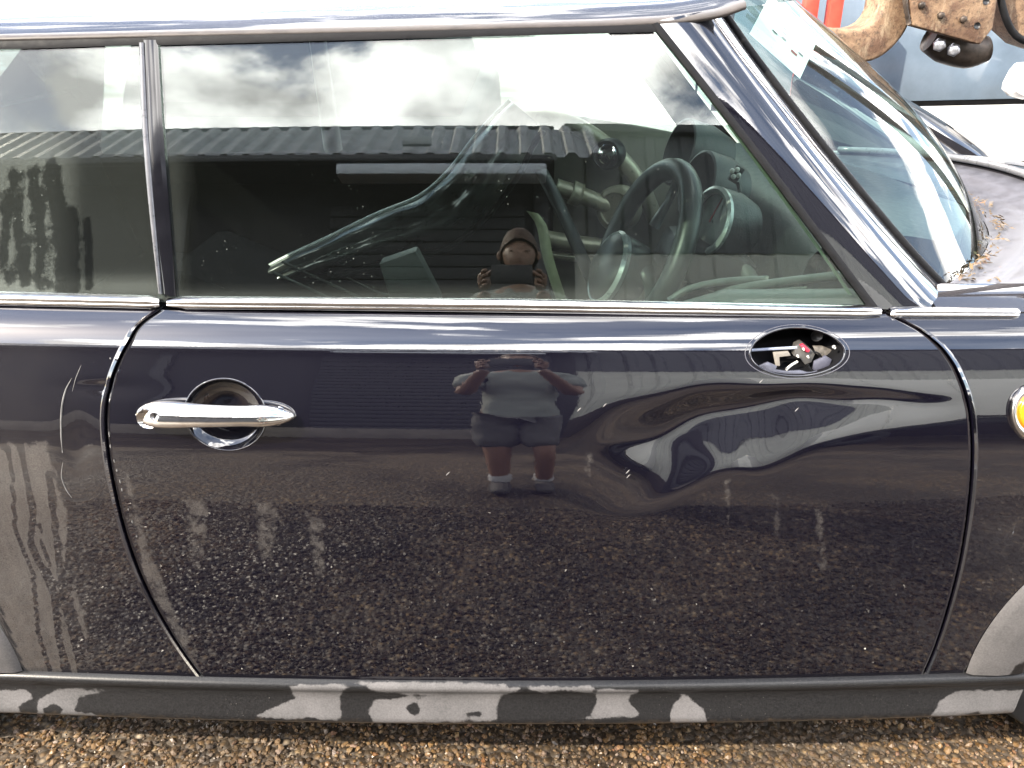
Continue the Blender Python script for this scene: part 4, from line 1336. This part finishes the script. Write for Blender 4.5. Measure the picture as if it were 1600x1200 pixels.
disc_stack('tachometer_face', c-np.array(ax)*.004, ax, [(.060, 0), (.002, .001)], simple('dial_face', (.10, .11, .10), .35, noise=.5, nscale=30), dash)
tube('tachometer_needle', [c+np.array([-.006, -.004, .0]), c+np.array([.016, -.004, .050])], .0016, M['red'], dash, n=6)
box('column_shroud', tuple(at(1100, 410, 1.74)), (.20, .12, .09), M['black'], dash, rot=Matrix.Rotation(.35, 3, 'Y'), bev=.02)
tube('column_bracket', smooth_path([at(1146, 400, 1.72), at(1170, 430, 1.68), at(1190, 470, 1.62)], 8), .016, M['grey_box'], dash, n=10)
# little clip-on lamp with four pale lenses on top of the tachometer
lampc = at(1150, 272, 1.70)
clip = box('dash_lamp', tuple(lampc), (.020, .012, .034), M['black'], dash, rot=Matrix.Rotation(.5, 3, 'Y'), bev=.003)
tube('lamp_stalk', [at(1152, 284, 1.70), at(1156, 300, 1.70)], .004, M['black'], dash, n=8)
for dx, dz in ((-5, -5), (3, -7), (-3, 4), (5, 2)):
    q = at(1149+dx, 272+dz, 1.69)
    disc_stack('lamp_lens', q, (-.3, -1, .1), [(.0052, -.004), (.0052, .002), (.003, .004), (.0003, .0045)], M['white_plastic'], clip, n=12)
# steering wheel
sw = empty('steering_wheel', (0, 0, 0), car)
wc = at(1003, 392, 1.80)
sw.location = Vector(wc)-car.location
nrm = Vector((-.88, -.17, .37)).normalized(); uu = Vector((0, 1, 0)); uu = (uu-nrm*uu.dot(nrm)).normalized(); vv = nrm.cross(uu)
RW = .188
ringp = [wc+RW*(math.cos(t)*np.array(uu)+math.sin(t)*np.array(vv)) for t in np.linspace(0, 2*math.pi, 64, endpoint=False)]
tube('rim', ringp, .0235, M['wheel_rim'], sw, n=14, closed=True)
ringi = [wc+(RW-.012)*(math.cos(t)*np.array(uu)+math.sin(t)*np.array(vv))+np.array(nrm)*.013 for t in np.linspace(0, 2*math.pi, 64, endpoint=False)]
tube('rim_seam', ringi, .003, M['grey_box'], sw, n=6, closed=True)
hubc = at(966, 424, 1.79)
disc_stack('airbag_cover', hubc+np.array(nrm)*.02, nrm, [(.075, -.06), (.082, -.01), (.078, .012), (.055, .026), (.003, .030)], M['wheel_rim'], sw)
disc_stack('airbag_ring', hubc+np.array(nrm)*.028, nrm, [(.083, -.012), (.086, -.002), (.080, .006), (.074, .004)], M['dial_ring'], sw)
for ang in (20, 160, 270):
    t = R(ang); d = math.cos(t)*np.array(uu)+math.sin(t)*np.array(vv)
    tube('spoke', [wc+d*.06, wc+d*.12-np.array(nrm)*.004, wc+d*.185], [.020, .014, .016], M['wheel_rim'], sw, n=10, squash=.6)
# near door inner top with pull
P = []
for px in np.linspace(1030, 1345, 30):
    r_ = []
    for k, (dy, dz) in enumerate(((.012, -.012), (.02, .0), (.035, .008), (.055, .010), (.075, .004), (.085, -.012))):
        x = float(at(px, 465, 1.36)[0]); zt = float(zbelt(x))
        hgt = .03*np.clip((px-1040)/90, 0, 1)
        r_.append((x, float(glass_y(x, zt))+dy, zt+dz+hgt-.018))
    P.append(r_)
grid_obj('door_top_trim', P, M['door_inner'], door, flip=True)
for k, pts in enumerate(([(1045, 470), (1075, 452), (1130, 440), (1200, 436)], [(1100, 470), (1150, 452), (1230, 440), (1330, 428)], [(1130, 474), (1180, 458), (1260, 450)])):
    tube('door_top_ridge', smooth_path([at(x, y, 1.47-.01*k) for x, y in pts], 16), [.007, .009, .004][k], M['door_inner'], door, n=8)
tube('red_trim_line', smooth_path([at(1255, 468, 1.46), at(1300, 460, 1.45), at(1345, 452, 1.44)], 8), .003, M['red'], door, n=6)
# seats
def seat(name, x, y, mat):
    s_ = empty(name, (0, 0, 0), car); s_.location = Vector((x, y-YC, 0))
    box('cushion', (x+.25, y, .52), (.50, .46, .16), mat, s_, bev=.05)
    box('backrest', (x-.22, y, .64), (.14, .44, .56), mat, s_, rot=Matrix.Rotation(-1.15, 3, 'Y'), bev=.05)
    for dy in (-.12, -.02, .08):
        tube('piping', smooth_path([(x+.46, y+dy, .615), (x+.2, y+dy, .612), (x+.06, y+dy, .63), (x-.0, y+dy, .66), (x-.20, y+dy, .76)], 16), .004, M['grey_box'], s_, n=6)
    return s_
seat('passenger_seat', -.46, 2.33, M['seat'])
box('rear_bench', (-1.02, YC, .58), (.48, 1.24, .26), M['seat'], car, bev=.06)
box('rear_backrest', (-1.30, YC, .92), (.14, 1.24, .56), M['seat'], car, rot=Matrix.Rotation(-.25, 3, 'Y'), bev=.05)
box('far_cabin_side', (-.62, 2.60, .68), (1.5, .05, .66), M['floor'], car, bev=.02)
# tunnel strut, strap, grey panel
tube('console_strut', smooth_path([at(846, 268, 2.15), at(868, 310, 2.1), at(900, 380, 2.05), at(935, 462, 2.0)], 14), .020, M['black'], car, n=10, squash=.5)
belt = np.array([[at(x-9, y, 2.0), at(x+9, y+4, 2.0)] for x, y in smooth_path([(832, 330), (846, 350), (856, 400), (880, 475)], 16)])
Q = np.concatenate([belt, belt[:, ::-1]+np.array([0, .003, 0])], 1)
grid_obj('seat_belt', Q, simple('pale_strap', (.42, .42, .27), .7, noise=.15), car, closed_v=True)
gb = prism('glove_panel', [tuple(at(x, y, 1.95)) for x, y in [(592, 412), (650, 392), (690, 470), (612, 478)]], (0, .05, 0), M['grey_box'], car, bev=.006)

# long curved trim lying across the cabin
strip_m = simple('grey_moulded_trim', (.045, .048, .047), .3, noise=.4, nscale=18, coat=.6)
ctr = smooth_path([(822, 178), (800, 205), (768, 252), (730, 300), (680, 342), (600, 368), (520, 398), (450, 424), (380, 456)], 46)
wid = np.interp(np.linspace(0, 1, 46), [0, .15, .4, .7, 1], [34, 46, 46, 30, 16])
ts = empty('trim_strip', tuple(at(600, 370, 2.35)))
tag(ts, 'long curved grey plastic trim lying across the cabin behind the door glass', 'car trim')
P = np.zeros((46, 9, 3)); lip = []
for i in range(46):
    tgt = ctr[min(i+1, 45)]-ctr[max(i-1, 0)]; nn = np.array([-tgt[1], tgt[0]]); nn = nn/np.linalg.norm(nn)
    for j in range(9):
        s = j/8-.5
        q = ctr[i]+nn*s*wid[i]*1.9
        P[i, j] = at(q[0], q[1], 2.36-.05*math.cos(s*math.pi)+.05*(j == 0)+.022*math.sin(j*1.7)+.008*math.sin(i*.9)*(2 < j < 7))
    lip.append(P[i, 8].copy())
grid_obj('trim_face', P, strip_m, ts)
grid_obj('trim_back', P+np.array([0, .012, 0]), strip_m, ts, flip=True)
tube('trim_lip', np.array(lip)+np.array([0, -.006, 0]), .007, simple('pale_trim_edge', (.55, .58, .58), .25, noise=.3), ts, n=8)
tube('trim_seal', P[:, 0]+np.array([0, -.06, 0]), .008, M['rubber'], ts, n=8)

# ------------------------------------------------------------------ bonnet, scuttle
M['bonnet'] = M['paint']
nb, mb = 60, 50
JB = int(np.argmin(np.abs(ws_P[0, :, 2]-.992)))          # windscreen row where the scuttle meets it
ws_base = ws_P[:, JB]
def bonnet_z(x, y):
    q = (y-YC)/.70
    return 1.004+.055*(1-q*q)-.22*max(0, x-1.15)**2
P = np.zeros((nb, mb, 3))
for j in range(mb):
    s = j/(mb-1)
    y = 1.345+(2*YC-2*1.345)*s
    base = float(np.interp(y, ws_base[:, 1], ws_base[:, 0]))+.17
    for i in range(nb):
        t = i/(nb-1)
        x = base+(1.86-.10*(2*s-1)**2-base)*t
        z = bonnet_z(x, y)
        if i == 0: z -= .03
        P[i, j] = (x, y, z)
bonnet = grid_obj('bonnet', P, M['bonnet'], car, attrs=dict(film=np.full(nb*mb, .035), drip=np.zeros(nb*mb), scuff=np.zeros(nb*mb)))
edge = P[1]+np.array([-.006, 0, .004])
tube('bonnet_edge_highlight', edge[14:46], .009, simple('grey_edge_highlight', (.16, .16, .17), .3, .3, noise=.2), bonnet, n=10)  # grey tube stands in for the highlight along the bonnet's rear edge
Q = np.zeros((ns_, 10, 3))
for i in range(ns_):
    w_ = ws_base[i]
    for j in range(10):
        t = j/9
        yy = w_[1]
        Q[i, j] = (w_[0]+.002+.178*t, yy, w_[2]*(1-t)+(bonnet_z(w_[0]+.17, yy)-.012)*t-.006*math.sin(math.pi*t)+(.003*math.cos(t*18) if .2 < t < .8 else 0))
Q = np.concatenate([Q[:1]+np.array([0, -.040, -.012]), Q[:1]+np.array([0, -.018, -.004]), Q], 0)
scut = grid_obj('scuttle_panel', Q, simple('grey_scuttle_plastic', (.07, .07, .082), .38, noise=.3, nscale=30), car)
# wing top between belt moulding and bonnet
Wt = np.zeros((40, 8, 3))
for i, x in enumerate(np.linspace(.70, 1.86, 40)):
    zt = float(zbelt(x)); y0 = float(side(x, zt))
    for j in range(8):
        t = j/7
        Wt[i, j] = (x, y0+(1.36-y0)*t+.02*t, zt+.002+.020*math.sin(t*math.pi/2))
grid_obj('wing_top', Wt, M['paint'], car, attrs=dict(film=np.full(320, .03), drip=np.zeros(320), scuff=np.zeros(320)))
tube('bonnet_stop', [(Wt[8, 5][0], Wt[8, 5][1], Wt[8, 5][2]-.01), (Wt[8, 5][0], Wt[8, 5][1], Wt[8, 5][2]+.008)], [.022, .014], simple('brown_rubber_stop', (.09, .06, .035), .7, noise=.4), car, n=16, squash=.5)
# leaf litter caught at the windscreen foot
lv, lf, lt = [], [], []
g_ = np.random.default_rng(21)
for k in range(190):
    i = int(g_.uniform(3, 30)); t = g_.uniform(.0, .16)
    c = Q[i, 0]*(1-t)+Q[i, 9]*t + np.array([g_.normal(0, .008), g_.normal(0, .01), .004+g_.random()*.012])
    if g_.random() < .12: c = Q[int(g_.uniform(3, 8)), 2]+np.array([g_.normal(0, .02), g_.normal(0, .010), .004])
    a = g_.uniform(0, 6.28); l = g_.uniform(.003, .0095); w = l*g_.uniform(.25, .6)
    u = np.array([math.cos(a), math.sin(a), g_.normal(0, .4)]); v = np.array([-math.sin(a), math.cos(a), g_.normal(0, .4)])
    b = len(lv)
    lv += [c-u*l, c+v*w, c+u*l, c-v*w, c+np.array([0, 0, .002])]
    lf += [(b, b+1, b+4), (b+1, b+2, b+4), (b+2, b+3, b+4), (b+3, b, b+4)]
    lt += [g_.random()]*5
m_, nt_m, p_ = new_mat('dead_leaves'); n_n = N(nt_m)
n_n.link(n_n.ramp(n_n.attr('tone'), [(0, (.03, .022, .015)), (.35, (.14, .09, .04)), (.6, (.16, .11, .06)), (.8, (.12, .11, .10)), (1, (.22, .10, .04))]), p_.inputs['Base Color'])
setp(p_, rough=.7)
ll = mesh_obj('leaf_litter', lv, lf, m_, None, smooth=False, attrs=dict(tone=lt))
tag(ll, 'brown leaf litter caught along the foot of the windscreen', 'leaves', kind='stuff')

# paper sheet behind the windscreen
def ws_hit(px, py, _c={}):
    if 'P' not in _c:
        a = np.linspace(0, ns_-1, 420); b = np.linspace(0, ws_P.shape[1]-1, 420)
        i0 = np.clip(a.astype(int), 0, ns_-2); j0 = np.clip(b.astype(int), 0, ws_P.shape[1]-2)
        fa, fb = (a-i0)[:, None, None], (b-j0)[None, :, None]
        D = (ws_P[i0][:, j0]*(1-fa)*(1-fb)+ws_P[i0+1][:, j0]*fa*(1-fb)+ws_P[i0][:, j0+1]*(1-fa)*fb+ws_P[i0+1][:, j0+1]*fa*fb)
        _c['P'] = D[:200].reshape(-1, 3); _c['q'] = np.stack(projv(_c['P']), -1)
    k = np.argmin(((_c['q']-np.array([px, py]))**2).sum(1)); return _c['P'][k]
A_, B_, C_, D_ = [np.array(q) for q in ((1171, 53), (1250, 123), (1276, 66), (1204, -8))]
yA, yB, yC_, yD = [ws_hit(*q)[1]+.012 for q in (A_, B_, (1262, 80), (1215, 10))]
P = np.zeros((9, 9, 3))
for i in range(9):
    for j in range(9):
        s, t = i/8, j/8
        q = (A_*(1-s)+B_*s)*(1-t)+(D_*(1-s)+C_*s)*t
        yy = (yA*(1-s)+yB*s)*(1-t)+(yD*(1-s)+(yC_+.05)*s)*t
        P[i, j] = at(q[0], q[1], yy+.008*math.sin(3*s)*math.sin(2*t))
note = empty('paper_notice', tuple(P[4, 4]))
tag(note, 'white printed paper sheet behind the top of the windscreen', 'paper')
V = np.r_[P.reshape(-1, 3), P.reshape(-1, 3)+np.array([0, .0015, 0])]
F = grid_faces(9, 9); F += [tuple(q+81 for q in f[::-1]) for f in grid_faces(9, 9)]
mesh_obj('sheet', V, F, simple('white_paper', (.82, .82, .80), .8, noise=.02), note)
def on_sheet(s, t):
    i, j = min(int(s*8), 7), min(int(t*8), 7); fs, ft = s*8-i, t*8-j
    return P[i, j]*(1-fs)*(1-ft)+P[i+1, j]*fs*(1-ft)+P[i, j+1]*(1-fs)*ft+P[i+1, j+1]*fs*ft+np.array([0, -.002, 0])
ink = simple('grey_ink', (.16, .13, .16), .8); inkr = simple('red_ink', (.35, .10, .12), .8)
for s, t, w, h, mm in ((.28, .42, .10, .03, ink), (.26, .56, .06, .02, ink), (.46, .46, .09, .04, ink), (.44, .56, .07, .03, ink), (.43, .64, .03, .02, ink), (.68, .36, .12, .055, inkr), (.80, .46, .09, .035, ink), (.78, .56, .05, .02, ink)):
    mesh_obj('print_mark', [on_sheet(s, t), on_sheet(s+w, t), on_sheet(s+w, t+h), on_sheet(s, t+h)], [(0, 1, 2, 3)], mm, note, smooth=False)
# ------------------------------------------------------------------ vehicles and machine beyond the car
M['van_white'] = simple('white_van_paint', (.78, .78, .79), .25, noise=.03, coat=.6)
M['van_glass'] = simple('blue_grey_glazing', (.16, .21, .27), .08, noise=.15, nscale=6, coat=.5)
M['tail_dark'] = simple('dark_matt_car_paint', (.012, .013, .016), .7, noise=.2, spec=.1)
van = empty('white_van', (1.8, 4.4, 0))
tag(van, 'white panel van parked beyond the bonnet, side window showing', 'van')
VY0, VY1 = 3.55, 5.3
def side_prism(name, pts, y0, y1, mat, parent, bev=.03):
    return prism(name, [(x, y0, z) for x, z in pts], (0, y1-y0, 0), mat, parent, bev=bev)
side_prism('body', [(.14, .28), (3.95, .28), (4.10, .45), (4.08, .85), (3.95, 1.00), (3.2, 1.08), (2.75, 1.10), (2.2, 1.90), (2.0, 1.98), (.22, 2.0), (.10, 1.85), (.08, .5)], VY0, VY1, M['van_white'], van, .05)
side_prism('cab_window', [(.84, 1.045), (2.62, 1.085), (2.15, 1.74), (.90, 1.76)], VY0-.006, VY0+.02, M['van_glass'], van, .004)
side_prism('window_seal', [(.81, 1.025), (2.67, 1.065), (2.17, 1.77), (.87, 1.79)], VY0-.002, VY0+.015, M['rubber'], van, .002)
side_prism('windscreen', [(2.80, 1.12), (2.82, 1.13), (2.28, 1.88), (2.26, 1.87)], VY0+.15, VY1-.15, M['van_glass'], van, .002)
side_prism('door_seam', [(.74, .36), (.748, .36), (.748, 1.9), (.74, 1.9)], VY0-.001, VY0+.01, M['rubber'], van, 0)
side_prism('side_rubbing_strip', [(.2, .56), (3.7, .56), (3.7, .64), (.2, .64)], VY0-.012, VY0+.01, M['black'], van, .004)
q = at(1600, 126, VY0-.14)  # white block stands in for a pale wedge of reflection on the van
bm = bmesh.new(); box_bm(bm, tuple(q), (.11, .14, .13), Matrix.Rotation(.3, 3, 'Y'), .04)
bm_obj('reflection_wedge', bm, M['van_white'], van, smooth=True, auto=45)
for X in (.35, 3.25):
    w = empty('wheel', (X-1.8, VY0+.05-4.4, .32), van)
    lathe('tyre', [(.19, .02), (.22, -.005), (.28, -.008), (.315, .03), (.32, .1), (.31, .18)], (X, VY0+.02, .32), 1, M['tyre'], w, 36)
    lathe('rim', [(.20, .005), (.18, .03), (.10, .02), (.01, .015)], (X, VY0+.02, .32), 1, M['alloy'], w, 36)
dk = empty('added_dark_car', (-.93, 5.2, 0))  # added car, blocks the bright yard behind the cabin windows
tag(dk, 'dark hatchback added tail-on beyond the cabin to darken the view through the windows', 'car')
side_prism('body', [(-1.72, .30), (-.14, .30), (-.08, .55), (-.11, .93), (-.16, .99), (-1.70, .99), (-1.75, .93), (-1.78, .55)], 3.45, 7.2, M['tail_dark'], dk, .06)
side_prism('greenhouse', [(-1.66, .98), (-.20, .98), (-.34, 1.38), (-.44, 1.47), (-1.42, 1.47), (-1.52, 1.38)], 3.62, 6.2, M['tail_dark'], dk, .05)
side_prism('rear_window', [(-1.52, 1.05), (-.34, 1.05), (-.44, 1.36), (-1.42, 1.36)], 3.612, 3.64, M['black_gloss'], dk, .004)
side_prism('bumper', [(-1.74, .36), (-.12, .36), (-.10, .55), (-1.76, .55)], 3.39, 3.50, M['black'], dk, .02)
for X in (-1.62, -.24):
    side_prism('tail_lamp', [(X-.09, .50), (X+.09, .50), (X+.09, .72), (X-.09, .72)], 3.43, 3.47, M['red'], dk, .01)
    box('tyre', (X, 3.95, .30), (.18, .60, .58), M['tyre'], dk, bev=.06)

# forklift carriage hanging over the bonnet
def rusty():
    m, nt, p = new_mat('worn_yellow_casting'); n = N(nt); o = n.obj()
    f = n.noise(9, 8, .72, o); f2 = n.noise(75, 8, .75, o)
    c = n.mix(n.map(f, .40, .58), (.27, .175, .105, 1), (.11, .058, .034, 1))
    c = n.mix(n.map(f2, .50, .62, 0, .8), c, (.055, .034, .022, 1))
    c = n.mix(n.map(n.noise(14, 8, .8, n.scale(o, (1, 1, .25))), .54, .66, 0, .7), c, (.42, .33, .22, 1))
    n.link(c, p.inputs['Base Color']); setp(p, rough=.65)
    n.link(n.bump(n.math('ADD', n.math('MULTIPLY', f2, .6), f), .5, .012), p.inputs['Normal'])
    return m
M['rusty'] = rusty()
M['greasy'] = simple('greasy_dark_steel', (.06, .045, .035), .45, .4, noise=.5, nscale=50)
fl = empty('forklift', (2.2, 3.05, 0))
tag(fl, 'rusty yellow forklift carriage reaching over the bonnet', 'forklift')
def pxprism(name, pts, Y, depth, mat, parent, bev=.01, rnd=False):
    if rnd:
        pts = list(map(tuple, smooth_path(list(pts)+[pts[0]], 60)[:-1]))
    return prism(name, [tuple(at(x, y, Y)) for x, y in pts], (0, depth, 0), mat, parent, bev=bev, seg=3)
pxprism('fork_arm', [(1225, 34), (1262, 38), (1338, 46), (1366, 34), (1380, 6), (1384, -120), (1430, -120), (1426, -10), (1420, 40), (1398, 72), (1372, 92), (1342, 98), (1312, 92), (1262, 62), (1225, 52)], 2.90, .16, M['rusty'], fl, .012, True)
pxprism('carriage_plate', [(1416, -120), (1560, -120), (1560, -8), (1552, 44), (1532, 70), (1524, 68), (1424, 40)], 2.84, .05, M['rusty'], fl, .006)
pxprism('carriage_flange', [(1562, -120), (1660, -120), (1660, 90), (1600, 70), (1578, 50), (1566, 20)], 2.92, .12, M['rusty'], fl, .01)
for q in ((1541, 2), (1527, 40)):
    c = at(*q, 2.838); tube('plate_hole', [c, c+np.array([0, .004, 0])], [.010, .010], M['black'], fl, n=14)
knk = tube('pivot_knuckle', smooth_path([at(1452, 58, 2.95), at(1485, 72, 2.95), at(1515, 80, 2.95), at(1542, 76, 2.95)], 14), np.interp(np.linspace(0, 1, 14), [0, .3, .7, 1], [.045, .058, .055, .04]), M['greasy'], fl, n=18)
for q in ((1468, 70), (1490, 78)):
    c = at(*q, 2.885)
    disc_stack('knuckle_bolt', c, (-.5, -1, .1), [(.021, -.02), (.021, .012), (.015, .018), (.001, .019)], M['steel'], knk, n=6)
tube('hydraulic_hose', smooth_path([at(1560, -60, 2.88), at(1566, 10, 2.86), at(1590, 58, 2.86), at(1640, 70, 2.86)], 16), .011, M['rubber'], fl, n=10)
tube('weld_bead', smooth_path([at(1420, 38, 2.845), at(1414, 0, 2.845), at(1412, -60, 2.845)], 24), np.array([.007+.002*(k % 2) for k in range(24)]), M['greasy'], fl, n=8)
for q in ((1440, 8), (1470, 24), (1505, 30)):
    c = at(*q, 2.836)
    disc_stack('plate_bolt', c, (0, -1, 0), [(.011, -.01), (.011, .006), (.008, .009), (.001, .009)], M['greasy'], fl, n=6)
# mast, wheels and body of the machine, out to the right
for xx in (2.05, 2.65):
    box('mast_rail', (xx, 3.16, 1.62), (.09, .14, 3.0), M['greasy'], fl, bev=.01)
box('mast_crossbar', (2.35, 3.20, 2.9), (.7, .08, .14), M['greasy'], fl, bev=.01)
box('mast_foot', (2.35, 3.18, .10), (.75, .22, .19), M['greasy'], fl, bev=.02)
# red frame behind
rf = empty('red_rack', (1.2, 3.35, 0))
tag(rf, 'red steel rack standing in front of the white van', 'rack')
M['red_paint'] = simple('faded_red_paint', (.50, .045, .025), .5, noise=.3, nscale=20)
for px in (1266, 1304):
    c = at(px, 10, 3.35)
    box('post', (c[0], 3.35, .80), (.05, .05, 1.58), M['red_paint'], rf, bev=.005)
    box('foot_plate', (c[0], 3.35, .008), (.14, .14, .012), M['red_paint'], rf, bev=.002)
c0, c1 = at(1266, -5, 3.35), at(1304, -5, 3.35)
box('rail', ((c0[0]+c1[0])/2, 3.35, 1.50), (.16, .04, .05), M['red_paint'], rf, bev=.004)
box('rail', ((c0[0]+c1[0])/2, 3.35, .60), (.16, .04, .05), M['red_paint'], rf, bev=.004)

# spare dark wing panel leaning between the car and the van
wp = empty('wing_panel', (1.3, 3.05, 0))
tag(wp, 'dark blue curved body panel leaning behind the bonnet under the forklift', 'car panel')
up = smooth_path([(1270, 76), (1330, 106), (1390, 140), (1440, 168), (1490, 200), (1545, 242), (1580, 290)], 36)
lo = smooth_path([(1240, 120), (1300, 158), (1350, 196), (1400, 232), (1440, 256), (1490, 292), (1540, 340)], 36)
P = np.zeros((36, 16, 3))
for i in range(36):
    a_, b_ = at(*up[i], 3.16), at(*lo[i], 2.99)
    for j in range(16):
        t = j/15
        if t < .6:
            q = t/.6; P[i, j] = a_*(1-q)+b_*q+np.array([.0, -.35, .7])*.035*math.sin(math.pi*q)**.8
        else:
            q = (t-.6)/.4; P[i, j] = (b_[0], b_[1]-.01*math.sin(math.pi*q), b_[2]*(1-q)+.012*q)
V = np.r_[P.reshape(-1, 3), P.reshape(-1, 3)+np.array([.0, .012, -.004])]
F = grid_faces(36, 16); n_ = 36*16
F = [f[::-1] for f in F]+[tuple(q+n_ for q in f) for f in F]
rim_ = [i*16 for i in range(36)]
F += [(rim_[k], rim_[k+1], rim_[k+1]+n_, rim_[k]+n_) for k in range(35)]
mesh_obj('panel_skin', V, F, M['paint'], wp, attrs=dict(film=np.full(2*n_, .02), drip=np.zeros(2*n_), scuff=np.zeros(2*n_)))
